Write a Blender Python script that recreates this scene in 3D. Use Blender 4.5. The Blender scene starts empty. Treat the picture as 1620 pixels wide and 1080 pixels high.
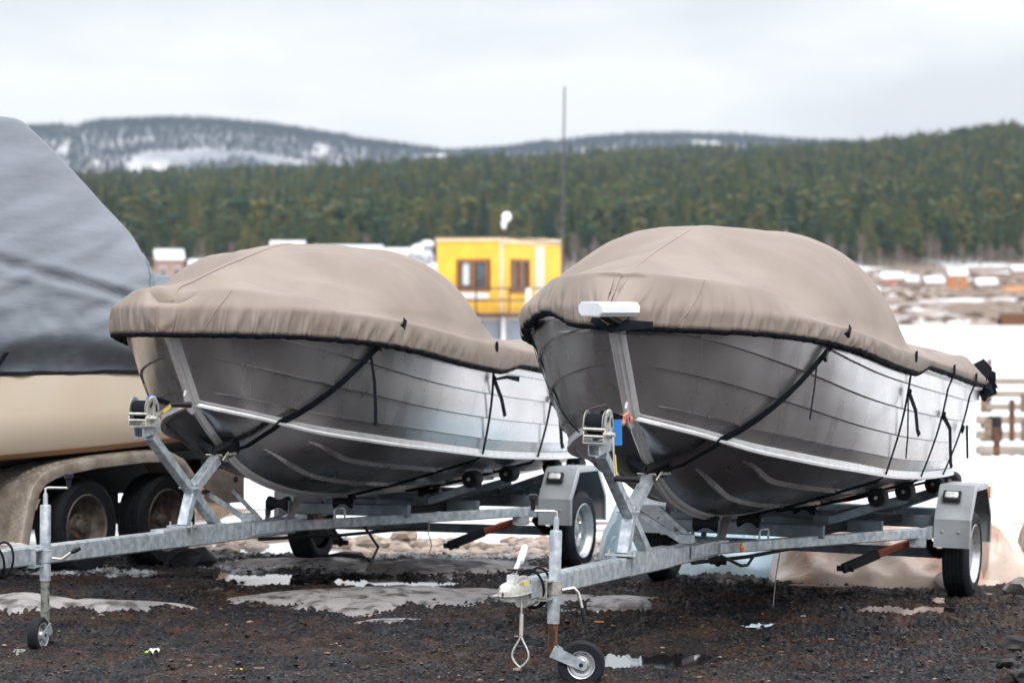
import bpy, bmesh, math, random
import numpy as np
from mathutils import Matrix, Vector, noise as mnoise

random.seed(7)
RNG = np.random.default_rng(7)
PI = math.pi
scene = bpy.context.scene
COL = scene.collection

# ---------------------------------------------------------------- camera
EYE = 1.75
FPX = 6075.0          # focal length in pixels of the 1620 px wide photograph (135 mm lens)
HOR = 479.0
cam_d = bpy.data.cameras.new('camera')
cam = bpy.data.objects.new('camera', cam_d)
COL.objects.link(cam)
cam.location = (0, 0, EYE)
cam.rotation_euler = (PI / 2 - math.atan((540 - HOR) / FPX), 0, 0)
cam_d.sensor_width = 36
cam_d.lens = FPX / 1620 * 36
cam_d.clip_start = 0.5
cam_d.clip_end = 20000
cam_d.dof.use_dof = True
cam_d.dof.focus_distance = 19.3
cam_d.dof.aperture_fstop = 4.4
scene.camera = cam

# ---------------------------------------------------------------- world, sun, exposure
SUN_EL, SUN_AZ = math.radians(44), math.radians(162)     # azimuth measured clockwise from +Y
world = bpy.data.worlds.new('World')
scene.world = world
world.use_nodes = True
wt = world.node_tree
wt.nodes.clear()
def wn(t, **k):
    n = wt.nodes.new(t)
    for a, b in k.items(): setattr(n, a, b)
    return n
w_out = wn('ShaderNodeOutputWorld')
w_bg = wn('ShaderNodeBackground'); w_bg.inputs['Strength'].default_value = 0.10
w_sky = wn('ShaderNodeTexSky', sky_type='NISHITA')
w_sky.sun_disc = False
w_sky.sun_elevation = SUN_EL
w_sky.sun_rotation = SUN_AZ
w_tc = wn('ShaderNodeTexCoord')
w_map = wn('ShaderNodeMapping'); w_map.inputs['Scale'].default_value = (1, 1, 3.2)
w_no = wn('ShaderNodeTexNoise'); w_no.inputs['Scale'].default_value = 6.5
w_no.inputs['Detail'].default_value = 5; w_no.inputs['Roughness'].default_value = 0.5
w_rmp = wn('ShaderNodeValToRGB')
w_rmp.color_ramp.elements[0].position = 0.40; w_rmp.color_ramp.elements[0].color = (6.45, 6.65, 6.95, 1)
w_rmp.color_ramp.elements[1].position = 0.58; w_rmp.color_ramp.elements[1].color = (8.3, 8.35, 8.5, 1)
# the overcast is a little brighter overhead than at the horizon
w_sep = wn('ShaderNodeSeparateXYZ')
w_mr = wn('ShaderNodeMapRange'); w_mr.inputs['From Max'].default_value = 1.0
w_mr.inputs['To Min'].default_value = 1.0; w_mr.inputs['To Max'].default_value = 3.0
w_mul = wn('ShaderNodeVectorMath', operation='SCALE')
w_mix = wn('ShaderNodeMix', data_type='RGBA'); w_mix.inputs['Factor'].default_value = 0.93
L = wt.links.new
L(w_tc.outputs['Generated'], w_map.inputs['Vector']); L(w_map.outputs['Vector'], w_no.inputs['Vector'])
L(w_no.outputs['Fac'], w_rmp.inputs['Fac'])
L(w_tc.outputs['Generated'], w_sep.inputs['Vector']); L(w_sep.outputs['Z'], w_mr.inputs['Value'])
L(w_rmp.outputs['Color'], w_mul.inputs[0]); L(w_mr.outputs['Result'], w_mul.inputs['Scale'])
L(w_sky.outputs['Color'], w_mix.inputs['A']); L(w_mul.outputs['Vector'], w_mix.inputs['B'])
L(w_mix.outputs['Result'], w_bg.inputs['Color']); L(w_bg.outputs['Background'], w_out.inputs['Surface'])

sun_d = bpy.data.lights.new('sun', 'SUN'); sun = bpy.data.objects.new('sun', sun_d); COL.objects.link(sun)
sun_d.energy = 1.5; sun_d.angle = math.radians(14); sun_d.color = (1.0, 0.965, 0.92)
sd = Vector((math.sin(SUN_AZ) * math.cos(SUN_EL), math.cos(SUN_AZ) * math.cos(SUN_EL), math.sin(SUN_EL)))
sun.rotation_euler = sd.to_track_quat('Z', 'Y').to_euler()
scene.view_settings.view_transform = 'Standard'
scene.view_settings.look = 'None'
scene.view_settings.gamma = 1
scene.view_settings.exposure = 0.22

# ---------------------------------------------------------------- materials
MATS = {}
def mat(name, col, rough=0.6, metal=0.0, var=0.0, vscale=8.0, bump=0.0, bscale=40.0, spec=0.5,
        col2=None, lo=0.4, hi=0.6, stretch=(1, 1, 1), rvar=0.0, coat=0.0, bdist=0.01, detail=5, bdetail=4):
    """a principled material whose colour, roughness and relief vary with object-space noise"""
    m = bpy.data.materials.new(name); m.use_nodes = True
    nt = m.node_tree; b = nt.nodes['Principled BSDF']; lk = nt.links.new
    b.inputs['Roughness'].default_value = rough; b.inputs['Metallic'].default_value = metal
    b.inputs['Specular IOR Level'].default_value = spec
    b.inputs['Coat Weight'].default_value = coat
    tc = nt.nodes.new('ShaderNodeTexCoord'); mp = nt.nodes.new('ShaderNodeMapping')
    mp.inputs['Scale'].default_value = stretch; lk(tc.outputs['Object'], mp.inputs['Vector'])
    no = nt.nodes.new('ShaderNodeTexNoise'); no.inputs['Scale'].default_value = vscale
    no.inputs['Detail'].default_value = detail
    lk(mp.outputs['Vector'], no.inputs['Vector'])
    rp = nt.nodes.new('ShaderNodeValToRGB')
    if col2 is None: col2 = tuple(c * (1 - var) for c in col)
    rp.color_ramp.elements[0].position = lo; rp.color_ramp.elements[0].color = (*col2, 1)
    rp.color_ramp.elements[1].position = hi; rp.color_ramp.elements[1].color = (*col, 1)
    lk(no.outputs['Fac'], rp.inputs['Fac']); lk(rp.outputs['Color'], b.inputs['Base Color'])
    if rvar:
        mr = nt.nodes.new('ShaderNodeMapRange'); mr.inputs['From Min'].default_value = 0.3; mr.inputs['From Max'].default_value = 0.7
        mr.inputs['To Min'].default_value = max(0.02, rough - rvar); mr.inputs['To Max'].default_value = min(1, rough + rvar)
        n2 = nt.nodes.new('ShaderNodeTexNoise'); n2.inputs['Scale'].default_value = vscale * 1.7; n2.inputs['Detail'].default_value = 4
        lk(mp.outputs['Vector'], n2.inputs['Vector']); lk(n2.outputs['Fac'], mr.inputs['Value']); lk(mr.outputs['Result'], b.inputs['Roughness'])
    if bump:
        n3 = nt.nodes.new('ShaderNodeTexNoise'); n3.inputs['Scale'].default_value = bscale; n3.inputs['Detail'].default_value = bdetail
        lk(mp.outputs['Vector'], n3.inputs['Vector'])
        bp_ = nt.nodes.new('ShaderNodeBump'); bp_.inputs['Strength'].default_value = bump; bp_.inputs['Distance'].default_value = bdist
        lk(n3.outputs['Fac'], bp_.inputs['Height']); lk(bp_.outputs['Normal'], b.inputs['Normal'])
    MATS[name] = m
    return m

mat('galvanised', (0.56, 0.60, 0.63), 0.40, 0.5, col2=(0.30, 0.35, 0.39), vscale=22, rvar=0.12, bump=0.15, bscale=60, lo=0.35, hi=0.65)
mat('galvanised_dark', (0.20, 0.25, 0.29), 0.5, 0.5, var=0.35, vscale=9, rvar=0.1)
mat('fender_steel', (0.44, 0.475, 0.50), 0.40, 0.45, col2=(0.33, 0.345, 0.355), vscale=4, rvar=0.1, bump=0.05, bscale=25)
mat('hull_alu', (0.62, 0.61, 0.615), 0.31, 0.86, col2=(0.53, 0.525, 0.535), vscale=2.2, detail=2, bump=0.10, bscale=1.7, bdist=0.05, lo=0.35, hi=0.65, bdetail=0)
mat('bright_alu', (0.76, 0.76, 0.77), 0.36, 0.5, var=0.10, vscale=18, rvar=0.06, bump=0.05, bscale=30, bdetail=1)
mat('white_alu', (0.78, 0.80, 0.82), 0.35, 0.15, var=0.05)
mat('zinc', (0.66, 0.65, 0.60), 0.34, 0.8, var=0.2, vscale=40, rvar=0.1)
mat('canvas', (0.290, 0.240, 0.208), 0.66, 0, var=0.13, vscale=2.5, bump=0.16, bscale=5.5, bdist=0.03, spec=0.25)
mat('canvas_grey', (0.20, 0.228, 0.265), 0.46, 0, var=0.12, vscale=2.0, bump=0.30, bscale=3.0, bdist=0.04, spec=0.4, stretch=(.6, .6, 3.0))
mat('canvas_pale', (0.72, 0.75, 0.79), 0.6, 0, var=0.10, vscale=2.0)
mat('black_web', (0.008, 0.010, 0.016), 0.8, 0, var=0.3, vscale=60, spec=0.15)
mat('rubber', (0.011, 0.013, 0.018), 0.68, 0, spec=0.3, var=0.3, vscale=20, rvar=0.1, bump=0.2, bscale=90, bdist=0.003)
mat('black_plastic', (0.009, 0.010, 0.014), 0.4, 0, var=0.2, spec=0.35)
mat('void_black', (0.006, 0.006, 0.008), 0.9)
mat('rim_silver', (0.62, 0.63, 0.65), 0.32, 0.75, var=0.2, vscale=16, rvar=0.1)
mat('rim_rusty', (0.20, 0.17, 0.15), 0.5, 0.4, var=0.5, vscale=14)
mat('rust', (0.17, 0.062, 0.02), 0.8, 0.1, col2=(0.035, 0.02, 0.014), vscale=30, lo=0.42, hi=0.58, stretch=(2, 2, .5))
mat('zinc_rusting', (0.50, 0.50, 0.47), 0.5, 0.5, col2=(0.16, 0.06, 0.03), vscale=11, lo=0.40, hi=0.46, stretch=(1.5, 1.5, .8))
mat('red_brown_paint', (0.22, 0.05, 0.02), 0.5, 0, var=0.3, vscale=20)
mat('blue_strap', (0.03, 0.22, 0.62), 0.55, 0, var=0.1)
mat('orange_web', (0.85, 0.13, 0.02), 0.55, 0, var=0.2)
mat('pink_web', (0.85, 0.33, 0.24), 0.6, 0, var=0.2)
mat('yellow_tape', (0.85, 0.62, 0.02), 0.4, 0, var=0.05)
mat('amber_lens', (0.9, 0.22, 0.01), 0.2, 0, var=0.1, coat=0.6)
mat('clear_lens', (0.75, 0.77, 0.76), 0.18, 0, var=0.25, vscale=60, coat=0.7)
mat('strap_grey', (0.17, 0.15, 0.15), 0.75, 0, var=0.25, vscale=18)
mat('wire', (0.62, 0.60, 0.58), 0.4, 0.3, var=0.2, vscale=80)
mat('hull_alu_shaded', (0.34, 0.35, 0.385), 0.30, 0.92, col2=(0.30, 0.31, 0.34), vscale=3, rvar=0.05, bump=0.08, bscale=2, bdist=.04, bdetail=0)  # hull aluminium darkened, so the shade under the boat is painted in
mat('beige_gelcoat', (0.86, 0.74, 0.60), 0.30, 0, col2=(0.82, 0.68, 0.53), vscale=1.2, coat=0.25, bump=0.03, bscale=2)
mat('brown_stripe', (0.24, 0.12, 0.05), 0.45)
mat('treadplate', (0.46, 0.40, 0.34), 0.42, 0.45, col2=(0.30, 0.25, 0.21), vscale=7, rvar=0.12, bump=0.3, bscale=45)
mat('dark_frame', (0.012, 0.014, 0.018), 0.6, 0.1, var=0.3, spec=0.3)
mat('mast_grey', (0.07, 0.065, 0.07), 0.6, 0, var=0.2)
mat('old_steel', (0.27, 0.28, 0.25), 0.5, 0.5, col2=(0.10, 0.09, 0.07), vscale=30, lo=0.38, hi=0.5)
mat('snow', (0.80, 0.83, 0.87), 0.65, 0, col2=(0.66, 0.69, 0.74), vscale=1.3, bump=0.35, bscale=6, bdist=0.06)
mat('dirty_ice', (0.29, 0.272, 0.27), 0.45, 0, col2=(0.07, 0.062, 0.06), vscale=9, lo=0.36, hi=0.50, rvar=0.2, bump=0.25, bscale=30, bdist=0.015, detail=9)
mat('stone', (0.30, 0.27, 0.25), 0.8, 0, var=0.45, vscale=9, bump=0.4, bscale=25)
mat('pale_stone', (0.42, 0.34, 0.29), 0.85, 0, var=0.4, vscale=6, bump=0.3, bscale=20)
mat('gravel_bits', (0.060, 0.048, 0.043), 0.6, 0, spec=0.22, col2=(0.012, 0.012, 0.014), vscale=7, rvar=0.2)
mat('gravel_pale', (0.30, 0.23, 0.19), 0.7, 0, col2=(0.11, 0.07, 0.05), vscale=5)
mat('tarp_blue', (0.42, 0.62, 0.72), 0.42, 0, col2=(0.62, 0.76, 0.82), vscale=3, bump=0.4, bscale=7, bdist=0.04)
mat('tarp_orange', (0.66, 0.52, 0.44), 0.38, 0, col2=(0.40, 0.17, 0.09), vscale=1.5, lo=0.38, hi=0.50, bump=0.4, bscale=6, bdist=0.04)
mat('wood', (0.23, 0.155, 0.10), 0.75, 0, var=0.45, vscale=5, stretch=(.5, 6, 6), bump=0.3)
mat('wood_grey', (0.33, 0.28, 0.23), 0.85, 0, var=0.3, vscale=3, stretch=(.5, 4, 4))
mat('yellow_paint', (0.86, 0.50, 0.05), 0.55, 0, var=0.14, vscale=2)
mat('cream_trim', (0.78, 0.58, 0.36), 0.55, 0, var=0.2, vscale=3)
mat('pale_panel', (0.72, 0.62, 0.50), 0.5, 0, var=0.05)
mat('brown_trim', (0.26, 0.10, 0.035), 0.55, 0, var=0.2)
mat('roof_felt', (0.16, 0.13, 0.11), 0.8, 0, var=0.3)
mat('container_grey', (0.33, 0.36, 0.41), 0.5, 0.2, var=0.12, vscale=1.5)
mat('window_glass', (0.10, 0.13, 0.15), 0.08, 0, var=0.5, vscale=1.2, spec=0.8)
mat('curtain', (0.62, 0.64, 0.62), 0.8, 0, var=0.1)
mat('rail_paint', (0.10, 0.05, 0.035), 0.55, 0.1, var=0.3)
mat('white_paint', (0.80, 0.80, 0.80), 0.4, 0, var=0.06)
mat('brick_red', (0.50, 0.17, 0.09), 0.7, 0, var=0.2)
mat('pink_wall', (0.48, 0.33, 0.29), 0.8, 0, var=0.2)
mat('orange_wall', (0.62, 0.25, 0.09), 0.7, 0, var=0.2)
mat('bark', (0.13, 0.085, 0.06), 0.9, 0, var=0.4, vscale=2)
mat('birch_bark', (0.62, 0.58, 0.56), 0.8, 0, var=0.5, vscale=1.5, stretch=(1, 1, 4))
mat('twig', (0.22, 0.165, 0.16), 0.9, 0, var=0.3)
mat('plastic_scrap', (0.62, 0.66, 0.60), 0.3, 0, var=0.3, vscale=30)
mat('green_scrap', (0.35, 0.55, 0.08), 0.4, 0, var=0.3, vscale=40)

def hull_metal():
    m = MATS['hull_alu']; nt = m.node_tree; b = nt.nodes['Principled BSDF']; lk = nt.links.new; N = nt.nodes.new
    tc = N('ShaderNodeTexCoord'); src = b.inputs['Base Color'].links[0].from_socket
    n1 = N('ShaderNodeTexNoise'); n1.inputs['Scale'].default_value = 55; n1.inputs['Detail'].default_value = 2; lk(tc.outputs['Object'], n1.inputs['Vector'])
    r1 = N('ShaderNodeValToRGB'); r1.color_ramp.elements[0].position = .70; r1.color_ramp.elements[1].position = .74; r1.color_ramp.elements[1].color = (.12, .12, .12, 1); lk(n1.outputs['Fac'], r1.inputs['Fac'])
    mx = N('ShaderNodeMix'); mx.data_type = 'RGBA'; mx.inputs['B'].default_value = (.80, .79, .77, 1); lk(r1.outputs['Color'], mx.inputs['Factor']); lk(src, mx.inputs['A'])
    mp = N('ShaderNodeMapping'); mp.inputs['Scale'].default_value = (7, 7, 1.1); lk(tc.outputs['Object'], mp.inputs['Vector'])
    n2 = N('ShaderNodeTexNoise'); n2.inputs['Scale'].default_value = 1.2; n2.inputs['Detail'].default_value = 0; lk(mp.outputs['Vector'], n2.inputs['Vector'])
    mr = N('ShaderNodeMapRange'); mr.inputs['From Min'].default_value = .3; mr.inputs['From Max'].default_value = .7; mr.inputs['To Min'].default_value = .26; mr.inputs['To Max'].default_value = .31; lk(n2.outputs['Fac'], mr.inputs['Value']); lk(mr.outputs['Result'], b.inputs['Roughness'])
    r2 = N('ShaderNodeValToRGB'); r2.color_ramp.elements[0].position = .35; r2.color_ramp.elements[0].color = (.94, .94, .95, 1); r2.color_ramp.elements[1].position = .6; r2.color_ramp.elements[1].color = (1, 1, 1, 1); lk(n2.outputs['Fac'], r2.inputs['Fac'])
    m2 = N('ShaderNodeMix'); m2.data_type = 'RGBA'; m2.blend_type = 'MULTIPLY'; m2.inputs['Factor'].default_value = 1; lk(mx.outputs['Result'], m2.inputs['A']); lk(r2.outputs['Color'], m2.inputs['B']); lk(m2.outputs['Result'], b.inputs['Base Color'])
hull_metal()
def foliage_mat(name, a, b_, yellow):
    m = bpy.data.materials.new(name); m.use_nodes = True
    nt = m.node_tree; b = nt.nodes['Principled BSDF']; lk = nt.links.new
    oi = nt.nodes.new('ShaderNodeObjectInfo')
    r = nt.nodes.new('ShaderNodeValToRGB')
    e = r.color_ramp.elements
    e[0].position = 0; e[0].color = (*a, 1); e[1].position = 1; e[1].color = (*yellow, 1)
    x = r.color_ramp.elements.new(0.6); x.color = (*b_, 1)
    lk(oi.outputs['Random'], r.inputs['Fac'])
    tc = nt.nodes.new('ShaderNodeTexCoord'); no = nt.nodes.new('ShaderNodeTexNoise'); no.inputs['Scale'].default_value = 0.9
    lk(tc.outputs['Object'], no.inputs['Vector'])
    mx = nt.nodes.new('ShaderNodeMix'); mx.data_type = 'RGBA'; mx.blend_type = 'MULTIPLY'; mx.inputs['Factor'].default_value = 0.3
    lk(r.outputs['Color'], mx.inputs['A']); lk(no.outputs['Fac'], mx.inputs['B'])
    lk(mx.outputs['Result'], b.inputs['Base Color'])
    b.inputs['Roughness'].default_value = 0.8; b.inputs['Specular IOR Level'].default_value = 0.2
    MATS[name] = m
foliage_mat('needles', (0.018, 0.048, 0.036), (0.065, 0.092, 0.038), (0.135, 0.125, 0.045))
foliage_mat('needles_haze_tint', (0.016, 0.042, 0.070), (0.026, 0.052, 0.075), (0.040, 0.062, 0.075))  # blue of the distant haze is mixed into the needle colour

# ---------------------------------------------------------------- helpers
class MB:
    """collects shapes; build() links them as one mesh object"""
    def __init__(s): s.v = []; s.f = []; s.m = []; s.mats = []; s.cur = 0
    def use(s, name):
        if name not in s.mats: s.mats.append(name)
        s.cur = s.mats.index(name); return s
    def add(s, vs, fs):
        o = len(s.v); s.v += [tuple(map(float, p)) for p in vs]
        for f in fs: s.f.append(tuple(i + o for i in f)); s.m.append(s.cur)
        return s
    def box(s, c, size, R=None):
        hx, hy, hz = [q / 2 for q in size]
        vs = [Vector((x, y, z)) for x in (-hx, hx) for y in (-hy, hy) for z in (-hz, hz)]
        if R is not None: vs = [R @ v for v in vs]
        vs = [v + Vector(c) for v in vs]
        return s.add(vs, [(0, 1, 3, 2), (4, 6, 7, 5), (0, 4, 5, 1), (2, 3, 7, 6), (0, 2, 6, 4), (1, 5, 7, 3)])
    def prism(s, prof, p0, p1, up=(0, 0, 1), cap=True, hollow=0.0):
        """profile (side, up) swept straight from p0 to p1"""
        p0 = Vector(p0); p1 = Vector(p1); d = (p1 - p0).normalized()
        side = Vector(up).cross(d).normalized(); upv = d.cross(side)
        n = len(prof); r0 = [p0 + side * a + upv * b for a, b in prof]; r1 = [p1 + side * a + upv * b for a, b in prof]
        fs = [(i, (i + 1) % n, n + (i + 1) % n, n + i) for i in range(n)]
        if hollow:
            k = hollow; dep = min(0.06, (p1 - p0).length * .4)
            i0 = [p0 + side * a * k + upv * b * k for a, b in prof]; i1 = [q + d * dep for q in i0]
            vs = r0 + r1 + i0 + i1
            fs += [(i, 2 * n + i, 2 * n + (i + 1) % n, (i + 1) % n) for i in range(n)]
            fs += [(2 * n + i, 3 * n + i, 3 * n + (i + 1) % n, 2 * n + (i + 1) % n) for i in range(n)]
            fs += [tuple(range(3 * n, 4 * n)), tuple(range(2 * n - 1, n - 1, -1))]
            return s.add(vs, fs)
        if cap: fs += [tuple(range(n - 1, -1, -1)), tuple(range(n, 2 * n))]
        return s.add(r0 + r1, fs)
    def beam(s, p0, p1, w, h, ch=0.006, up=(0, 0, 1), hollow=0.0):
        a, b = w / 2, h / 2; c = min(ch, a * .45, b * .45)
        prof = [(-a + c, -b), (a - c, -b), (a, -b + c), (a, b - c), (a - c, b), (-a + c, b), (-a, b - c), (-a, -b + c)]
        return s.prism(prof, p0, p1, up, hollow=hollow)
    def rod(s, path, r, n=8, closed=False):
        path = [Vector(p) for p in path]; m = len(path); rings = []
        rr = r if hasattr(r, '__len__') else [r] * m
        prev = None
        for i, p in enumerate(path):
            if closed: d = path[(i + 1) % m] - path[i - 1]
            else: d = path[min(i + 1, m - 1)] - path[max(i - 1, 0)]
            if d.length < 1e-9: d = Vector((0, 0, 1))
            d.normalize()
            if prev is None:
                a = Vector((0, 0, 1)) if abs(d.z) < .9 else Vector((1, 0, 0)); prev = a.cross(d).normalized()
            sx = (prev - d * prev.dot(d)).normalized(); prev = sx; sy = d.cross(sx)
            rings.append([p + (sx * math.cos(t) + sy * math.sin(t)) * rr[i] for t in [2 * PI * k / n for k in range(n)]])
        vs = [q for rg in rings for q in rg]; fs = []
        for i in range(m if closed else m - 1):
            j = (i + 1) % m
            for k in range(n): fs.append((i * n + k, i * n + (k + 1) % n, j * n + (k + 1) % n, j * n + k))
        if not closed: fs += [tuple(range(n - 1, -1, -1)), tuple(range((m - 1) * n, m * n))]
        return s.add(vs, fs)
    def lathe(s, prof, c=(0, 0, 0), axis=(0, 1, 0), n=32, phase=0.0):
        """profile of (radius, distance along axis)"""
        ax = Vector(axis).normalized(); a = Vector((0, 0, 1)) if abs(ax.z) < .9 else Vector((1, 0, 0))
        sx = a.cross(ax).normalized(); sy = ax.cross(sx); c = Vector(c); vs = []; fs = []
        m = len(prof)
        for r, t in prof:
            for k in range(n):
                th = 2 * PI * k / n + phase; vs.append(c + ax * t + (sx * math.cos(th) + sy * math.sin(th)) * max(r, 1e-5))
        for i in range(m - 1):
            for k in range(n): fs.append((i * n + k, i * n + (k + 1) % n, (i + 1) * n + (k + 1) % n, (i + 1) * n + k))
        return s.add(vs, fs)
    def grid(s, P, closed_u=False):
        """P[i][j] array of points"""
        P = np.asarray(P); a, b = P.shape[:2]; o = len(s.v)
        s.v += [tuple(map(float, q)) for q in P.reshape(-1, 3)]
        for i in range(a - 1 + (1 if closed_u else 0)):
            i2 = (i + 1) % a
            for j in range(b - 1): s.f.append((o + i * b + j, o + i * b + j + 1, o + i2 * b + j + 1, o + i2 * b + j)); s.m.append(s.cur)
        return s
    def ribbon(s, path, w, across, th=0.003):
        """flat strap along path; across = one vector or one per point giving its width direction"""
        path = [Vector(p) for p in path]; m = len(path); P = []
        ac = across if isinstance(across, list) else [across] * m
        ww = w if isinstance(w, list) else [w] * m
        for i, p in enumerate(path):
            d = (path[min(i + 1, m - 1)] - path[max(i - 1, 0)]).normalized()
            a = Vector(ac[i]); a = (a - d * a.dot(d)).normalized(); nn = d.cross(a); q = ww[i] / 2
            P.append([p + a * q + nn * th / 2, p - a * q + nn * th / 2, p - a * q - nn * th / 2, p + a * q - nn * th / 2, p + a * q + nn * th / 2])
        P = [[tuple(x) for x in r] for r in P]
        s.grid(P)
        o = len(s.v); s.add([P[0][k] for k in range(4)], [(0, 1, 2, 3)]); s.add([P[-1][k] for k in range(4)], [(3, 2, 1, 0)])
        return s
    def blob(s, c, r, seed=0, sub=1, squash=(1, 1, 1), jit=0.25):
        bm = bmesh.new(); bmesh.ops.create_icosphere(bm, subdivisions=sub, radius=1)
        vs = []
        for v in bm.verts:
            k = 1 + jit * mnoise.noise(v.co * 1.3 + Vector((seed * 3.1, seed * 1.7, 0))) * 2
            vs.append((c[0] + v.co.x * r * k * squash[0], c[1] + v.co.y * r * k * squash[1], c[2] + v.co.z * r * k * squash[2]))
        fs = [tuple(v.index for v in f.verts) for f in bm.faces]; bm.free()
        return s.add(vs, fs)
    def mesh(s, name, smooth=35):
        me = bpy.data.meshes.new(name); me.from_pydata(s.v, [], s.f)
        for n in s.mats: me.materials.append(MATS[n])
        me.polygons.foreach_set('material_index', s.m)
        me.validate(); 
        bm = bmesh.new(); bm.from_mesh(me); bmesh.ops.remove_doubles(bm, verts=bm.verts, dist=2e-5)
        bmesh.ops.recalc_face_normals(bm, faces=bm.faces); bm.to_mesh(me); bm.free()
        if smooth:
            me.polygons.foreach_set('use_smooth', [True] * len(me.polygons)); me.set_sharp_from_angle(angle=math.radians(smooth))
        return me
    def build(s, name, parent=None, base=(0, 0, 0), smooth=35, label=None):
        if any(base): s.v = [(x - base[0], y - base[1], z - base[2]) for x, y, z in s.v]
        o = bpy.data.objects.new(name, s.mesh(name, smooth)); COL.objects.link(o)
        if parent is not None: o.parent = parent
        if label: o['label'] = label
        return o

def M1(matname): return MB().use(matname)
def thing(name, label, cat, matrix=None, loc=None, group=None):
    o = bpy.data.objects.new(name, None); COL.objects.link(o); o.empty_display_size = .2
    if matrix is not None: o.matrix_world = matrix
    if loc is not None: o.location = loc
    o['label'] = label; o['category'] = cat
    if group: o['group'] = group
    return o
def tag(o, label, cat, group=None, kind=None):
    if label: o['label'] = label
    if cat: o['category'] = cat
    if group: o['group'] = group
    if kind: o['kind'] = kind
    return o
def pchip(xs, ys):
    xs = np.array(xs, float); ys = np.array(ys, float)
    h = np.diff(xs); d = np.diff(ys) / h; m = np.zeros(len(xs)); m[0] = d[0]; m[-1] = d[-1]
    for i in range(1, len(xs) - 1):
        if d[i - 1] * d[i] > 0:
            w1 = 2 * h[i] + h[i - 1]; w2 = h[i] + 2 * h[i - 1]; m[i] = (w1 + w2) / (w1 / d[i - 1] + w2 / d[i])
    def f(x):
        x = np.clip(np.asarray(x, float), xs[0], xs[-1]); i = np.clip(np.searchsorted(xs, x) - 1, 0, len(xs) - 2)
        t = (x - xs[i]) / h[i]
        return (ys[i] * (1 + 2 * t) * (1 - t) ** 2 + h[i] * m[i] * t * (1 - t) ** 2 + ys[i + 1] * t * t * (3 - 2 * t) + h[i] * m[i + 1] * t * t * (t - 1))
    return f
def sstep(a, b, x):
    t = np.clip((np.asarray(x, float) - a) / (b - a), 0, 1); return t * t * (3 - 2 * t)
def spot(px, py, d):
    """world point on the line of sight through a photograph pixel, d metres away"""
    return Vector(((px - 810) / FPX * d, d, EYE + (HOR - py) / FPX * d))
def vnoise(x, y, seed, oct=1, lac=2.0, gain=0.5):
    x = np.asarray(x, float); y = np.asarray(y, float); out = np.zeros(np.broadcast(x, y).shape); a = 1.0; tot = 0
    for o in range(oct):
        r = np.random.default_rng(seed + o * 17).random((257, 257))
        xi = np.floor(x).astype(int); yi = np.floor(y).astype(int); fx = x - xi; fy = y - yi
        fx = fx * fx * (3 - 2 * fx); fy = fy * fy * (3 - 2 * fy); xi %= 256; yi %= 256
        v = (r[xi, yi] * (1 - fx) + r[xi + 1, yi] * fx) * (1 - fy) + (r[xi, yi + 1] * (1 - fx) + r[xi + 1, yi + 1] * fx) * fy
        out = out + a * v; tot += a; a *= gain; x = x * lac + 13.7; y = y * lac + 7.3
    return out / tot
def pose(yaw, pitch, roll, o):
    s, c = math.sin(yaw), math.cos(yaw)
    F = Vector((-s, -c, 0)); Lf = Vector((c, -s, 0)); U = Vector((0, 0, 1))
    F2 = F * math.cos(pitch) + U * math.sin(pitch); U2 = U * math.cos(pitch) - F * math.sin(pitch)
    L2 = Lf * math.cos(roll) + U2 * math.sin(roll); U3 = U2 * math.cos(roll) - Lf * math.sin(roll)
    m = Matrix.Identity(4)
    for i, a in enumerate((F2, L2, U3)):
        for j in range(3): m[j][i] = a[j]
    for j in range(3): m[j][3] = o[j]
    return m
POSE_B = pose(.3027, .0004, -.0316, (1.8366, 23.6764, -.0058))     # right-hand rig: x forward, y to port, z up, origin under the axle
POSE_A = pose(.3653, .0014, -.0056, (-.478, 25.6628, -.0061))      # left-hand rig

# ================================================================ GROUND AND FAR COUNTRY
def ground_base(x, y):
    """height of the yard"""
    z = -0.065 * (1 - sstep(19.6, 22.6, y))
    z = z - 0.04 * sstep(1.2, 2.9, x) * sstep(20.5, 22.5, y) * (1 - sstep(25, 27, y))
    z = z + 0.02 * np.exp(-((x - 1.0) ** 2 + (y - 24.3) ** 2) / .8) + .055 * np.exp(-((x - .36) ** 2 / .10 + (y - 18.3) ** 2 / .05))
    return z
# puddles and dirty ice lie in shallow hollows and on low mounds: (x, y, half-length, half-width, depth)
PUDDLES = [(0.68, 19.55, .36, .55, .0), (0.62, 22.0, .36, .30, .0), (-0.95, 24.0, .60, .38, .0), (1.32, 21.4, .14, .26, .0), (2.15, 22.2, .34, .28, .0), (-1.9, 24.6, .5, .3, .0)]
def yard_height(x, y):
    z = ground_base(x, y)
    z = z + (vnoise(x * .9, y * .7, 3, 3) - .5) * .055
    for c0, sl in ((20.9, .10), (21.35, .10), (19.1, -.22), (23.3, .16)):
        dr = y - c0 - sl * x - .25 * (vnoise(x * .8, y * 0 + c0, 13, 2) - .5); z = z - .022 * np.exp(-(dr / .10) ** 2) + .016 * np.exp(-((np.abs(dr) - .20) / .08) ** 2)
    lump = (vnoise(x * 6, y * 4.2, 11, 4, 2.1, .6) - .5)
    z = z + lump * .070
    fine = vnoise(x * 38, y * 26, 29, 2, 2.3, .6)
    z = z + (np.abs(fine - .5)) * .062 + (vnoise(x * 80, y * 48, 41, 1) - .5) * .020
    for px, py, a, b, dp in PUDDLES:
        q = ((x - px) / a) ** 2 + ((y - py) / b) ** 2 + (vnoise(x * 5, y * 4, 5, 3) - .5) * 1.5
        w = sstep(1.9, 1.0, q)
        z = z * (1 - w) + w * (ground_base(px, py) - dp - .018)
    return z
nx, ny = 700, 460
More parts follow.
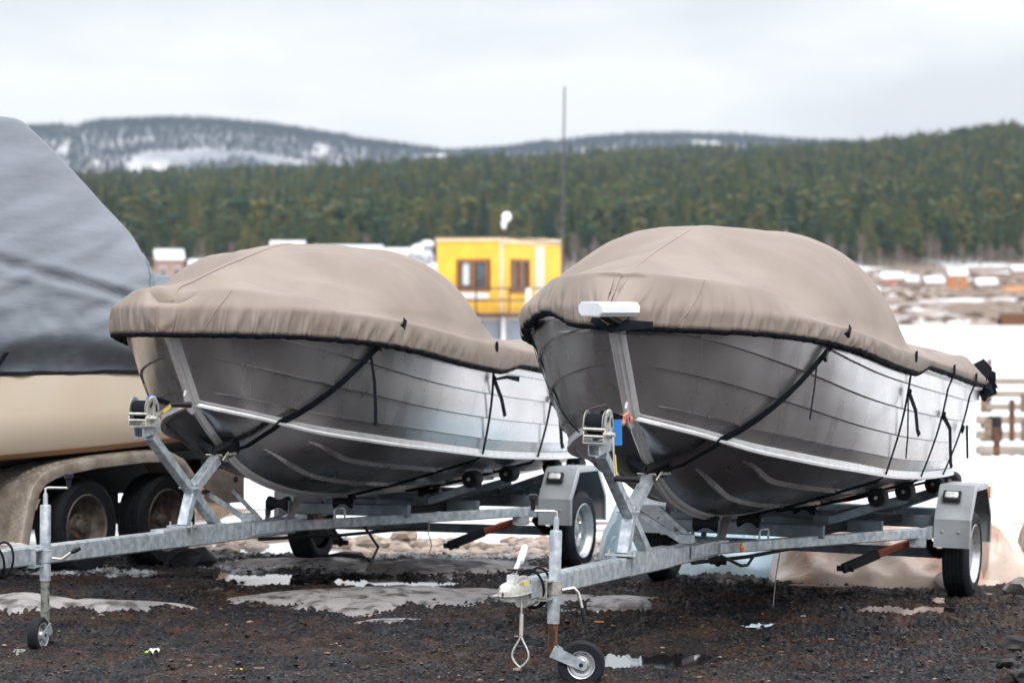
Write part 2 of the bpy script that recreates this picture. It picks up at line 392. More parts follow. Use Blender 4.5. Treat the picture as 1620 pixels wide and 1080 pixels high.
gx = np.linspace(-3.9, 4.1, nx); gy = 16.6 + (27.2 - 16.6) * np.linspace(0, 1, ny) ** 1.05
GX, GY = np.meshgrid(gx, gy, indexing='ij')
GZ = yard_height(GX, GY)
edge = np.minimum.reduce([sstep(-3.9, -3.6, GX), sstep(4.1, 3.8, GX), sstep(27.2, 26.4 , GY), sstep(16.6, 16.8, GY)])
GZ = GZ * edge - .09 * (1 - edge)
me = bpy.data.meshes.new('yard_ground')
me.vertices.add(nx * ny); me.vertices.foreach_set('co', np.stack([GX, GY, GZ], -1).reshape(-1))
ii, jj = np.meshgrid(np.arange(nx - 1), np.arange(ny - 1), indexing='ij')
q = np.stack([ii * ny + jj, (ii + 1) * ny + jj, (ii + 1) * ny + jj + 1, ii * ny + jj + 1], -1).reshape(-1)
nf = (nx - 1) * (ny - 1)
me.loops.add(nf * 4); me.loops.foreach_set('vertex_index', q.astype(np.int32))
me.polygons.add(nf); me.polygons.foreach_set('loop_start', np.arange(0, nf * 4, 4, dtype=np.int32)); me.polygons.foreach_set('loop_total', np.full(nf, 4, np.int32))
me.update(calc_edges=True); me.polygons.foreach_set('use_smooth', [True] * nf)

def ground_material():
    m = bpy.data.materials.new('yard_mud'); m.use_nodes = True; nt = m.node_tree; b = nt.nodes['Principled BSDF']; lk = nt.links.new
    N = nt.nodes.new
    geo = N('ShaderNodeNewGeometry')
    def noise(sc, det=6, ro=.6):
        n = N('ShaderNodeTexNoise'); n.inputs['Scale'].default_value = sc; n.inputs['Detail'].default_value = det; n.inputs['Roughness'].default_value = ro
        lk(geo.outputs['Position'], n.inputs['Vector']); return n.outputs['Fac']
    def ramp(f, a, ca, b_, cb):
        r = N('ShaderNodeValToRGB'); r.color_ramp.elements[0].position = a; r.color_ramp.elements[0].color = (*ca, 1)
        r.color_ramp.elements[1].position = b_; r.color_ramp.elements[1].color = (*cb, 1); lk(f, r.inputs['Fac']); return r.outputs['Color']
    def mix(f, a, b_):
        x = N('ShaderNodeMix'); x.data_type = 'RGBA'; lk(f, x.inputs['Factor']); lk(a, x.inputs['A']); lk(b_, x.inputs['B']); return x.outputs['Result']
    c1 = ramp(noise(3.5), .38, (.007, .006, .007), .62, (.042, .026, .018))
    wet = ramp(noise(.8, 4, .6), .44, (1, 1, 1), .58, (.05, .05, .05)); wc = ramp(noise(30, 4), .4, (.004, .005, .008), .62, (.022, .023, .028)); c1 = mix(wet, c1, wc)
    c2 = ramp(noise(55, 3), .46, (.004, .005, .008), .62, (.13, .105, .09))
    f2 = ramp(noise(22, 4), .48, (0, 0, 0), .62, (.5, .5, .5))
    c = mix(f2, c1, c2)
    rusty = ramp(noise(4, 8, .75), .52, (0, 0, 0), .66, (.6, .6, .6))
    rc = N('ShaderNodeRGB'); rc.outputs[0].default_value = (.085, .036, .018, 1)
    c = mix(rusty, c, rc.outputs[0])
    # old snow and frost grains left between the stones
    sep = N('ShaderNodeSeparateXYZ'); lk(geo.outputs['Position'], sep.inputs['Vector'])
    mr = N('ShaderNodeMapRange'); mr.inputs['From Min'].default_value = 22.5; mr.inputs['From Max'].default_value = 25.6
    mr.inputs['To Min'].default_value = -.10; mr.inputs['To Max'].default_value = .16; lk(sep.outputs['Y'], mr.inputs['Value'])
    ad = N('ShaderNodeMath'); ad.operation = 'ADD'; lk(noise(1.6, 8, .62), ad.inputs[0]); lk(mr.outputs['Result'], ad.inputs[1])
    sf = ramp(ad.outputs[0], .60, (0, 0, 0), .66, (1, 1, 1))
    sc = ramp(noise(14, 6), .38, (.10, .09, .09), .6, (.60, .62, .65))
    c = mix(sf, c, sc)
    lk(c, b.inputs['Base Color'])
    rr = N('ShaderNodeMapRange'); rr.inputs['From Min'].default_value = .35; rr.inputs['From Max'].default_value = .65
    rr.inputs['To Min'].default_value = .38; rr.inputs['To Max'].default_value = .9; lk(noise(5, 5), rr.inputs['Value']); lk(rr.outputs['Result'], b.inputs['Roughness'])
    b.inputs['Specular IOR Level'].default_value = .16
    bu = N('ShaderNodeBump'); bu.inputs['Strength'].default_value = .7; bu.inputs['Distance'].default_value = .012; lk(noise(70, 4), bu.inputs['Height']); lk(bu.outputs['Normal'], b.inputs['Normal'])
    MATS['yard_mud'] = m
ground_material(); me.materials.append(MATS['yard_mud'])
yard = bpy.data.objects.new('yard_ground', me); COL.objects.link(yard); tag(yard, 'dark wet mud and gravel of the boat yard', None, kind='structure')

def yz(x, y): return float(yard_height(np.array([x]), np.array([y]))[0])

# water standing in the hollows
wm = bpy.data.materials.new('puddle_water'); wm.use_nodes = True; b = wm.node_tree.nodes['Principled BSDF']
b.inputs['Base Color'].default_value = (.02, .018, .018, 1); b.inputs['Roughness'].default_value = .03; b.inputs['IOR'].default_value = 1.33
b.inputs['Specular IOR Level'].default_value = 1.0
MATS['puddle_water'] = wm
for px, py, a, b_, dp in PUDDLES:
    mb = M1('puddle_water'); z0 = float(ground_base(np.array(px), np.array(py))) - dp - .004
    ring = [(px + a * 1.4 * math.cos(t), py + b_ * 1.4 * math.sin(t), z0) for t in [2 * PI * k / 40 for k in range(40)]]
    mb.add(ring, [tuple(range(40))]); tag(mb.build('puddle', smooth=0), None, None, kind='structure')

# low patches of dirty ice and old snow on the mud
def ice_patch(cx, cy, a, b_, h, seed, matn='dirty_ice', name='dirty_snow_patch'):
    n, r = 72, 14; P = []
    for k in range(n + 1):
        th = 2 * PI * (k % n) / n
        rad = 1 + .30 * (vnoise(math.cos(th) * 9 + seed, math.sin(th) * 9 + 5, 90 + seed, 2) - .5) + .6 * (vnoise(math.cos(th) * 2.2 + seed, math.sin(th) * 2.2 + 5, 40 + seed, 3) - .5) * 2
        row = []
        for i in range(r + 1):
            t = i / r; x = cx + math.cos(th) * a * rad * t; y = cy + math.sin(th) * b_ * rad * t
            hh = h * (1 - t ** 1.6) + (vnoise(x * 4, y * 4, 71 + seed, 3) - .5) * h * 1.2 * (1 - t)
            row.append((x, y, float(ground_base(np.array(x), np.array(y))) + .012 + hh - .05 * t ** 8))
        P.append(row)
    o = M1(matn).grid(P).build(name); return tag(o, None, None, kind='structure')
for i, p in enumerate([(-.60, 22.6, 1.0, .95, .055), (-.1, 22.55, .45, .35, .03), (-.55, 21.35, .36, .16, .006), (-.35, 21.15, .15, .10, .004), (-.50, 25.2, .75, .6, .05), (-1.45, 25.6, .6, .4, .04),
                       (.62, 22.5, .3, .22, .025), (-2.95, 22.1, .55, .32, .07), (-2.35, 22.15, .42, .17, .035), (-2.55, 19.85, .06, .1, .012)]):
    ice_patch(*p, seed=i + 1)

# loose stones lying on the mud: nobody could count them
mb = MB(); rr = random.Random(4)
ico = [(0, 0, 1), (.89, 0, .45), (.28, .85, .45), (-.72, .53, .45), (-.72, -.53, .45), (.28, -.85, .45), (.72, .53, -.45), (-.28, .85, -.45), (-.89, 0, -.45), (-.28, -.85, -.45), (.72, -.53, -.45)]
icf = [(0, 1, 2), (0, 2, 3), (0, 3, 4), (0, 4, 5), (0, 5, 1), (1, 6, 2), (2, 7, 3), (3, 8, 4), (4, 9, 5), (5, 10, 1), (1, 10, 6), (2, 6, 7), (3, 7, 8), (4, 8, 9), (5, 9, 10)]
NS = 30000
sx_ = RNG.random(NS) * 7 - 3.4; sy_ = 17.0 + 9.5 * RNG.random(NS) ** 1.2
sz_ = yard_height(sx_, sy_); ss = .004 + .013 * RNG.random(NS) ** 2.6
for k in range(NS):
    mb.use('gravel_pale' if rr.random() < .06 else 'gravel_bits')
    s = ss[k]; ang = rr.random() * 6.28; ca, sa = math.cos(ang), math.sin(ang); fx, fy, fz = rr.uniform(.7, 1.9), rr.uniform(.5, 1.2), rr.uniform(.25, .7)
    vs = []
    for x, y, z in ico:
        x *= fx * s; y *= fy * s; z *= fz * s
        vs.append((sx_[k] + x * ca - y * sa, sy_[k] + x * sa + y * ca, sz_[k] + z + s * .15))
    mb.add(vs, icf)
me2 = bpy.data.meshes.new('loose_gravel'); me2.from_pydata(mb.v, [], mb.f)
for n in mb.mats: me2.materials.append(MATS[n])
me2.polygons.foreach_set('material_index', mb.m)
gv = bpy.data.objects.new('loose_gravel', me2); COL.objects.link(gv); tag(gv, 'small wet stones and grit scattered over the mud', 'gravel', kind='stuff')

# terrain: yard edge, lake ice, far bank, forested hill, far mountain
AZT = lambda px: (px - 810) / FPX
crest = pchip([AZT(v) for v in (-900, 130, 300, 500, 650, 800, 1000, 1200, 1350, 1500, 1620, 2600)],
              [EYE + (HOR - v) / FPX * 2900 - 22 for v in (262, 268, 265, 261, 252, 244, 231, 225, 218, 202, 192, 170)])
ridge = pchip([AZT(v) for v in (-900, 60, 150, 300, 380, 450, 550, 650, 700, 760, 850, 950, 1050, 1150, 1300, 2600)],
              [EYE + (HOR - v) / FPX * 7200 - 8 for v in (215, 203, 196, 190, 196, 203, 220, 235, 241, 241, 231, 221, 215, 216, 226, 240)])
def terrain(x, y):
    x = np.asarray(x, float); y = np.asarray(y, float); az = x / np.maximum(y, 1)
    z = -.10 * np.ones_like(x)
    z = z - .9 * sstep(44, 62, y)
    # right-hand bank comes nearer than the left-hand one
    y0 = 150 + 70 * sstep(.02, -.1, az)
    bank = pchip([0, 60, 300, 800, 1000], [0, 1.3, 4.2, 11.0, 13.2])(y - y0)
    z = z + bank + (vnoise(x * .03, y * .02, 91, 3) - .5) * 1.6 * sstep(0, 120, y - y0)
    t = sstep(1000, 2950, y) ; lin = np.clip((y - 1080) / (2900 - 1080), 0, 1)
    z = z + (crest(az) - 12.0) * (.55 * lin + .45 * t) * (1 - .75 * sstep(3000, 3900, y))
    z = z + (vnoise(x * .006, y * .004, 55, 3) - .5) * 16 * sstep(1200, 1900, y)
    t2 = sstep(4700, 7200, y); z = z * (1 - t2) + t2 * ridge(az) * (1 - .4 * sstep(7400, 9500, y)) + (vnoise(x * .002, y * .002, 77, 3) - .5) * 26 * sstep(5000, 6500, y) * (1 - sstep(6500, 7200, y))
    return z
na = 150; AZ = np.linspace(-.34, .34, na)
DD = np.concatenate([np.linspace(4, 24, 8), np.linspace(26, 70, 60), np.geomspace(72, 1100, 110), np.linspace(1120, 3400, 70), np.linspace(3450, 9800, 80)])
A2, D2 = np.meshgrid(AZ, DD, indexing='ij'); TX = A2 * D2 * 1.0; TX = np.where(D2 < 100, A2 * (D2 + 60), TX); TY = D2
TZ = terrain(TX, TY)
TZ = TZ + np.where((D2 > 24) & (D2 < 60), (vnoise(TX * 1.4, TY * 1.1, 33, 4) - .5) * .22 * sstep(27, 30, TY), 0)
P = np.stack([TX, TY, TZ], -1)

def terrain_material():
    m = bpy.data.materials.new('snowy_land'); m.use_nodes = True; nt = m.node_tree; b = nt.nodes['Principled BSDF']; lk = nt.links.new
    N = nt.nodes.new; geo = N('ShaderNodeNewGeometry'); sep = N('ShaderNodeSeparateXYZ'); lk(geo.outputs['Position'], sep.inputs['Vector'])
    def noise(sc, det=6, ro=.6, st=(1, 1, 1)):
        mp = N('ShaderNodeMapping'); mp.inputs['Scale'].default_value = st; lk(geo.outputs['Position'], mp.inputs['Vector'])
        n = N('ShaderNodeTexNoise'); n.inputs['Scale'].default_value = sc; n.inputs['Detail'].default_value = det; n.inputs['Roughness'].default_value = ro
        lk(mp.outputs['Vector'], n.inputs['Vector']); return n.outputs['Fac']
    def ramp(f, a, ca, b_, cb):
        r = N('ShaderNodeValToRGB'); r.color_ramp.elements[0].position = a; r.color_ramp.elements[0].color = (*ca, 1)
        r.color_ramp.elements[1].position = b_; r.color_ramp.elements[1].color = (*cb, 1); lk(f, r.inputs['Fac']); return r.outputs['Color']
    def rng(f, a, b_, c, d):
        mr = N('ShaderNodeMapRange'); mr.interpolation_type = 'SMOOTHSTEP'
        for k, v in zip(('From Min', 'From Max', 'To Min', 'To Max'), (a, b_, c, d)): mr.inputs[k].default_value = v
        lk(f, mr.inputs['Value']); return mr.outputs['Result']
    def mix(f, a, b_):
        x = N('ShaderNodeMix'); x.data_type = 'RGBA'; lk(f, x.inputs['Factor']); lk(a, x.inputs['A']); lk(b_, x.inputs['B']); return x.outputs['Result']
    def math_(op, a, b_):
        x = N('ShaderNodeMath'); x.operation = op; lk(a, x.inputs[0]); lk(b_, x.inputs[1]) if hasattr(b_, 'is_linked') else setattr(x.inputs[1], 'default_value', b_); return x.outputs[0]
    snow = ramp(noise(.8), .3, (.74, .75, .77), .7, (.83, .83, .84))
    earth = ramp(noise(1.8, 8), .35, (.07, .045, .032), .65, (.26, .18, .13))
    # near strip behind the trailers: snow with stony brown patches
    near = ramp(noise(.45, 6, .55, (1, 1.2, 1)), .55, (0, 0, 0), .61, (1, 1, 1))
    nearw = math_('MULTIPLY', rng(sep.outputs['Y'], 26, 27, 0, 1), rng(sep.outputs['Y'], 34, 37, 1, 0))
    # mostly bare to the left of the yard, snow to the right
    f1 = math_('MULTIPLY', near, nearw)
    # far bank: brown slopes with patches of snow
    bank = ramp(noise(.045, 9, .60, (1, .22, 1)), .54, (1, 1, 1), .60, (0, 0, 0))
    bankw = math_('MULTIPLY', rng(sep.outputs['Y'], 190, 240, 0, 1), rng(sep.outputs['Y'], 1150, 1250, 1, .25))
    f2 = math_('MULTIPLY', bank, bankw)
    f = math_('MAXIMUM', f1, f2)
    wood = math_('MULTIPLY', rng(sep.outputs['Y'], 1060, 1150, 0, .88), rng(sep.outputs['Y'], 3300, 4200, 1, 0))
    c = mix(f, snow, earth)
    floor_ = ramp(noise(.02), .4, (.030, .026, .018), .6, (.07, .06, .04)); c = mix(wood, c, floor_)
    mudw = math_('MULTIPLY', rng(sep.outputs['Y'], 24.6, 26.2, 1, 0), rng(sep.outputs['X'], 8.5, 11, 1, 0)); mudc = ramp(noise(3, 6), .4, (.012, .011, .012), .62, (.06, .045, .038)); c = mix(mudw, c, mudc)
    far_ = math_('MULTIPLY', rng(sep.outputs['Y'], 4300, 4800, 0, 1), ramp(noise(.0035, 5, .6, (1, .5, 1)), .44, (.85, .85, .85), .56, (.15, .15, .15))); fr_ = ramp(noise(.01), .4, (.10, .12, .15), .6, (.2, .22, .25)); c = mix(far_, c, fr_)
    lk(c, b.inputs['Base Color']); b.inputs['Roughness'].default_value = .75
    bu = N('ShaderNodeBump'); bu.inputs['Strength'].default_value = .5; bu.inputs['Distance'].default_value = .08; lk(noise(5, 5), bu.inputs['Height']); lk(bu.outputs['Normal'], b.inputs['Normal'])
    MATS['snowy_land'] = m
terrain_material()
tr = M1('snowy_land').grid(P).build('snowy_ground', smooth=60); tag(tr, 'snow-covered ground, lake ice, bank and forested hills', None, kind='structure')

# ---------------------------------------------------------------- trees
def pine_mesh(name, seed, h=12, w=2.1, matn='needles', bare=.25, clumps=34):
    r = random.Random(seed); mb = MB().use('bark'); mb.rod([(0, 0, 0), (r.uniform(-.1, .1), 0, h * .5), (0, 0, h * .97)], [h * .016, h * .011, .02], 5)
    mb.use(matn)
    for k in range(clumps):
        t = (k + r.random()) / clumps; z = h * (bare + (1 - bare) * t)
        rad = w * (1 - t) ** .75 * r.uniform(.55, 1.05) * (1 if t > .12 else .6) + .12
        for j in range(4 if t < .8 else 3):
            an = r.random() * 6.28; ca, sa = math.cos(an), math.sin(an); wd = rad * r.uniform(.35, .6); dz = -rad * r.uniform(.1, .5)
            p = Vector((0, 0, z)); tip = Vector((ca * rad, sa * rad, z + dz)); m_ = Vector((ca * rad * .55, sa * rad * .55, z + dz * .2 + rad * .12)); sd_ = Vector((-sa, ca, 0)) * wd * .5
            o = [p + Vector((0, 0, .25)), m_ + sd_ + Vector((0, 0, -.1)), m_ - sd_ + Vector((0, 0, -.1)), tip, m_ + Vector((0, 0, .3)), m_ + Vector((0, 0, -.45))]
            mb.add(o, [(0, 1, 4), (0, 4, 2), (1, 3, 4), (4, 3, 2), (0, 5, 1), (0, 2, 5), (1, 5, 3), (2, 3, 5)])
    return mb.mesh(name, 0)
def scots_mesh(name, seed, h=12, w=2.4):
    r = random.Random(seed); mb = MB().use('bark'); mb.rod([(0, 0, 0), (.15, 0, h * .5), (0, .1, h * .93)], [h * .018, h * .012, .03], 5)
    mb.use('needles')
    for k in range(30):
        t = r.random(); z = h * (.34 + .64 * t); q = w * math.sqrt(max(.05, 1 - (t * 1.05 - .25) ** 2 / .75)) * r.uniform(.2, .8); an = r.random() * 6.28
        c = (math.cos(an) * q, math.sin(an) * q, z); s = r.uniform(.5, .95)
        vs = [(c[0] + a * s * r.uniform(.7, 1.2), c[1] + b_ * s * r.uniform(.7, 1.2), c[2] + d * s * .75 * r.uniform(.6, 1.2)) for a, b_, d in ico]
        mb.add(vs, icf)
    return mb.mesh(name, 0)
def birch_mesh(name, seed, h=9):
    r = random.Random(seed); mb = MB().use('birch_bark'); mb.rod([(0, 0, 0), (.1, 0, h * .5), (0, .1, h * .95)], [.14, .08, .02], 5)
    mb.use('twig')
    for k in range(46):
        z = h * r.uniform(.22, .95); an = r.random() * 6.28; ln = h * .22 * (1.1 - z / h) + .4
        p = Vector((0, 0, z)); e = p + Vector((math.cos(an) * ln, math.sin(an) * ln, ln * 1.1)); mb.rod([p, (p + e) / 2 + Vector((0, 0, -.1)), e], [.035, .03, .012], 3)
        for j in range(4):
            s_ = p.lerp(e, r.uniform(.4, 1)); e2 = s_ + Vector((r.uniform(-.5, .5), r.uniform(-.5, .5), r.uniform(.2, .8))); mb.rod([s_, e2], [.03, .02], 3)
    return mb.mesh(name, 0)
PINES = [pine_mesh('spruce_tree', 1, 13, 2.1), pine_mesh('spruce_tree', 2, 11.5, 2.5, bare=.12), scots_mesh('pine_tree', 3), scots_mesh('pine_tree', 4, 11, 2.1), pine_mesh('spruce_tree', 5, 14, 1.8, bare=.18)]
FARP = [pine_mesh('spruce_tree', 8, 12, 2.0, 'needles_haze_tint', .1, 14), pine_mesh('spruce_tree', 9, 10, 2.2, 'needles_haze_tint', .1, 14)]
BIRCH = [birch_mesh('birch_tree', 1), birch_mesh('birch_tree', 2, 7.5)]

protos = []
r = random.Random(12)
cnt = 0
def zt(x, y): return float(terrain(np.array([x]), np.array([y]))[0])
sprucelabel = 'narrow dark green spruce in the front rows of the forest across the ice'
pinelabel = 'round-crowned olive green pine in the front rows of the forest across the ice'
for k in range(280):
    d = 1090 + 85 * r.random(); az = -.115 + .27 * (k + r.random()) / 280
    x = az * d; mi = r.choice([0, 1, 2, 2, 3, 4])
    o = bpy.data.objects.new('spruce_tree' if mi in (0, 1, 4) else 'pine_tree', PINES[mi]); COL.objects.link(o)
    o.location = (x, d, zt(x, d) - .2); s = r.uniform(.65, 1.3); o.scale = (s * r.uniform(1.0, 1.3), s * 1.15, s); o.rotation_euler = (0, 0, r.random() * 6.28)
    if mi in (0, 1, 4): tag(o, sprucelabel, 'spruce tree', 'spruces at the forest edge')
    else: tag(o, pinelabel, 'pine tree', 'pines at the forest edge')
    if len(protos) < 5 and mi not in [p[0] for p in protos]: protos.append((mi, o))
for k in range(60):
    d = 1000 + 90 * r.random(); az = -.115 + .255 * (k + r.random()) / 60; x = az * d
    o = bpy.data.objects.new('birch_tree', BIRCH[k % 2]); COL.objects.link(o); o.location = (x, d, zt(x, d) - .2); s = r.uniform(.6, 1.1); o.scale = (s, s, s); o.rotation_euler = (0, 0, r.random() * 6.28)
    tag(o, 'bare pale birch standing below the edge of the forest', 'birch tree', 'bare birches below the forest')

def forest(name, pts, scales, sources, label):
    me = bpy.data.meshes.new(name); me.from_pydata([tuple(p) for p in pts], [], [])
    at = me.attributes.new('tree_scale', 'FLOAT', 'POINT'); at.data.foreach_set('value', np.asarray(scales, np.float32))
    o = bpy.data.objects.new(name, me); COL.objects.link(o); tag(o, label, 'forest', kind='stuff')
    ng = bpy.data.node_groups.new(name, 'GeometryNodeTree')
    ng.interface.new_socket('Geometry', in_out='INPUT', socket_type='NodeSocketGeometry'); ng.interface.new_socket('Geometry', in_out='OUTPUT', socket_type='NodeSocketGeometry')
    N = ng.nodes.new; gi = N('NodeGroupInput'); go = N('NodeGroupOutput'); iop = N('GeometryNodeInstanceOnPoints'); lk = ng.links.new
    m2p = N('GeometryNodeMeshToPoints'); lk(gi.outputs[0], m2p.inputs['Mesh']); lk(m2p.outputs[0], iop.inputs['Points'])
    g2i = N('GeometryNodeGeometryToInstance')
    for s in sources:
        oi = N('GeometryNodeObjectInfo'); oi.inputs['Object'].default_value = s; oi.inputs['As Instance'].default_value = False; oi.transform_space = 'ORIGINAL'
        lk(oi.outputs['Geometry'], g2i.inputs[0])
    lk(g2i.outputs[0], iop.inputs['Instance']); iop.inputs['Pick Instance'].default_value = True
    ri = N('FunctionNodeRandomValue'); ri.data_type = 'INT'; ri.inputs[4].default_value = 0; ri.inputs[5].default_value = len(sources) - 1; lk(ri.outputs[2], iop.inputs['Instance Index'])
    rv = N('FunctionNodeRandomValue'); rv.data_type = 'FLOAT_VECTOR'; rv.inputs[0].default_value = (-.05, -.05, 0); rv.inputs[1].default_value = (.05, .05, 6.28); lk(rv.outputs[0], iop.inputs['Rotation'])
    na_ = N('GeometryNodeInputNamedAttribute'); na_.data_type = 'FLOAT'; na_.inputs['Name'].default_value = 'tree_scale'; lk(na_.outputs['Attribute'], iop.inputs['Scale'])
    lk(iop.outputs[0], go.inputs[0])
    md = o.modifiers.new('trees', 'NODES'); md.node_group = ng
    return o
n = 34000
fd = 1150 + (3150 - 1150) * RNG.random(n) ** .8; fa = -.21 + .43 * RNG.random(n); fx_ = fa * fd
keep = vnoise(fx_ * .02, fd * .006, 61, 3) > .33
fd, fx_ = fd[keep], fx_[keep]; fz_ = terrain(fx_, fd) - .3
forest('forest', np.stack([fx_, fd, fz_], -1), .85 + 1.0 * vnoise(fx_ * .3, fd * .3, 5, 2), [o for _, o in protos], 'dense mixed pine and spruce forest covering the hill across the ice')
n = 90000
fd = 4900 + 2400 * RNG.random(n); fa = -.21 + .42 * RNG.random(n); fx_ = fa * fd
keep = vnoise(fx_ * .009, fd * .004, 71, 3) > .36
fd, fx_ = fd[keep], fx_[keep]; fz_ = terrain(fx_, fd) - .3
fo = []
for k, me_ in enumerate(FARP):
    o = bpy.data.objects.new('spruce_tree', me_); COL.objects.link(o); x, d = (-.09 + .004 * k) * 4850, 4850; o.location = (x, d, zt(x, d)); fo.append(o)
    tag(o, 'small spruce tinted haze-blue at the foot of the distant mountain', 'spruce tree', 'spruces at the foot of the mountain')
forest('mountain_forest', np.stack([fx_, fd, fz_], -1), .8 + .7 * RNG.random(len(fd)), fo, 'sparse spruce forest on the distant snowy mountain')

# ---------------------------------------------------------------- haze
hz = bpy.data.materials.new('haze'); hz.use_nodes = True; nt = hz.node_tree; nt.nodes.clear()
vo = nt.nodes.new('ShaderNodeOutputMaterial'); pv = nt.nodes.new('ShaderNodeVolumePrincipled')
pv.inputs['Color'].default_value = (.72, .85, 1.0, 1); pv.inputs['Density'].default_value = 4.0e-5; pv.inputs['Anisotropy'].default_value = .2
nt.links.new(pv.outputs['Volume'], vo.inputs['Volume']); MATS['haze'] = hz
hb = MB().use('haze').box((0, 4900, 209), (9000, 10200, 426)).build('haze', smooth=0)
tag(hb, 'thin pale haze in the cold air over the lake and hills', 'haze', kind='stuff')

# ================================================================ THE TWO ALUMINIUM BOATS
XS0, XC0, XT = 4.653, 4.243, -.30
b_sheer = pchip([0, .2, .39, .55, .67, .87, 1.03, 1.2, 1.36, 1.5, 1.63, 1.91, 2.16, 2.226], [0, .044, .168, .325, .46, .63, .748, .86, .93, .965, .985, 1.0, .98, .965])
b_chine = pchip([0, .2, .34, .49, .80, 1.02, 1.2, 1.36, 1.5, 1.66, 1.8, 2.06, 2.132], [0, .046, .13, .26, .48, .61, .69, .74, .77, .79, .80, .80, .79])
z_sheer = pchip([-.3, 0, .9, 1.5, 2.4, 3.0, 3.6, 4.2, 4.66], [1.285, 1.30, 1.37, 1.42, 1.505, 1.585, 1.655, 1.69, 1.70])
z_chine = pchip([-.3, 0, .5, 1, 1.5, 2, 2.4, 2.8, 3.2, 3.6, 4.0, 4.243], [.735, .737, .745, .765, .79, .83, .865, .90, .945, 1.0, 1.095, 1.17])
z_keel = pchip([-.3, 0, 1.7, 2.447, 2.869, 3.144, 3.415, 3.616, 3.818, 4.019, 4.243], [.545, .545, .547, .567, .607, .652, .716, .786, .888, 1.017, 1.17])
def sheer_pt(u):
    x = XS0 - (XS0 - XT) * u * u; return np.stack([x, b_sheer(np.sqrt(np.maximum(XS0 - x, 0))), z_sheer(x)], -1)
def chine_pt(u):
    x = XC0 - (XC0 - XT) * u * u; return np.stack([x, b_chine(np.sqrt(np.maximum(XC0 - x, 0))), z_chine(x)], -1)
def keel_pt(u):
    x = XC0 - (XC0 - XT) * u * u; return np.stack([x, 0 * x, z_keel(x)], -1)
LINES = [.15, .35, .58, .80]
def side_surface(u, f):
    """point on the port side: u bow..stern, f chine..sheer"""
    u = np.asarray(u, float); f = np.asarray(f, float); S = sheer_pt(u); C = chine_pt(u); p = C + (S - C) * f[..., None]
    p[..., 1] += .022 * np.sin(PI * f) * sstep(.1, .5, u); return p
def strake_off(u, f, side_of=None):
    """outward step of the pressed laps"""
    p = side_surface(u, f); x = p[..., 0]; g = 1 + .5 * np.clip((x - 2.5) / 1.9, 0, 1) ** 2
    return g
def hull_side_grid(sgn):
    nu = 170; U = np.linspace(0, 1, nu); cols = []
    x0 = sheer_pt(U)[:, 0]; g = 1 + .5 * np.clip((x0 - 2.6) / 1.9, 0, 1) ** 2
    rows_f = []; rows_d = []
    fl = [np.zeros(nu)] + [np.minimum(k * (g if k > .2 else 1 + .3 * (g - 1)), .955 + .01 * i) for i, k in enumerate(LINES)] + [np.ones(nu)]
    amp0 = .018
    for s in range(5):
        a, b = fl[s], fl[s + 1]
        amp = amp0 * sstep(.95, .88, a) if s > 0 else np.zeros(nu)
        for j in range(7):
            t = j / 6; rows_f.append(a + (b - a) * t + (0.0 if j else (.006 if s else 0))); rows_d.append(amp * (1 - t) if s else 0 * amp)
    F = np.array(rows_f); D = np.array(rows_d); UU = np.broadcast_to(U, F.shape)
    P = side_surface(UU, F)
    yy = P[..., 1]; fade = sstep(.10, .17, yy); D = D * fade
    P[..., 1] += D
    P[..., 1] *= sgn
    return P
def bottom_grid(sgn):
    nu = 170; U = np.linspace(0, 1, nu); T = np.linspace(0, 1, 15); C = chine_pt(U); K = keel_pt(U)
    P = K[None] + (C - K)[None] * T[:, None, None]; P[..., 2] -= .03 * np.sin(PI * T)[:, None] * sstep(0, .3, U)[None]
    P[..., 1] *= sgn; return P
def bottom_at(x, t, sgn=1):
    u = math.sqrt(max(0, (XC0 - x) / (XC0 - XT))); C = chine_pt(np.array(u)); K = keel_pt(np.array(u)); p = K + (C - K) * t
    return Vector((p[0], p[1] * sgn, p[2] - .03 * math.sin(PI * t) * float(sstep(0, .3, u))))
def side_at(x, f, sgn=1, out=.0):
    u = math.sqrt(max(0, (XS0 - x) / (XS0 - XT)));
    for _ in range(12):                                       # solve for the station that passes through x
        p = side_surface(np.array(u), np.array(f)); e = float(p[0]) - x
        u = min(1, max(0.001, u + e / (2 * (XS0 - XT) * max(u, .08)) * .9))
    p = side_surface(np.array(u), np.array(f)); return Vector((float(p[0]), (float(p[1]) + out) * sgn, float(p[2])))

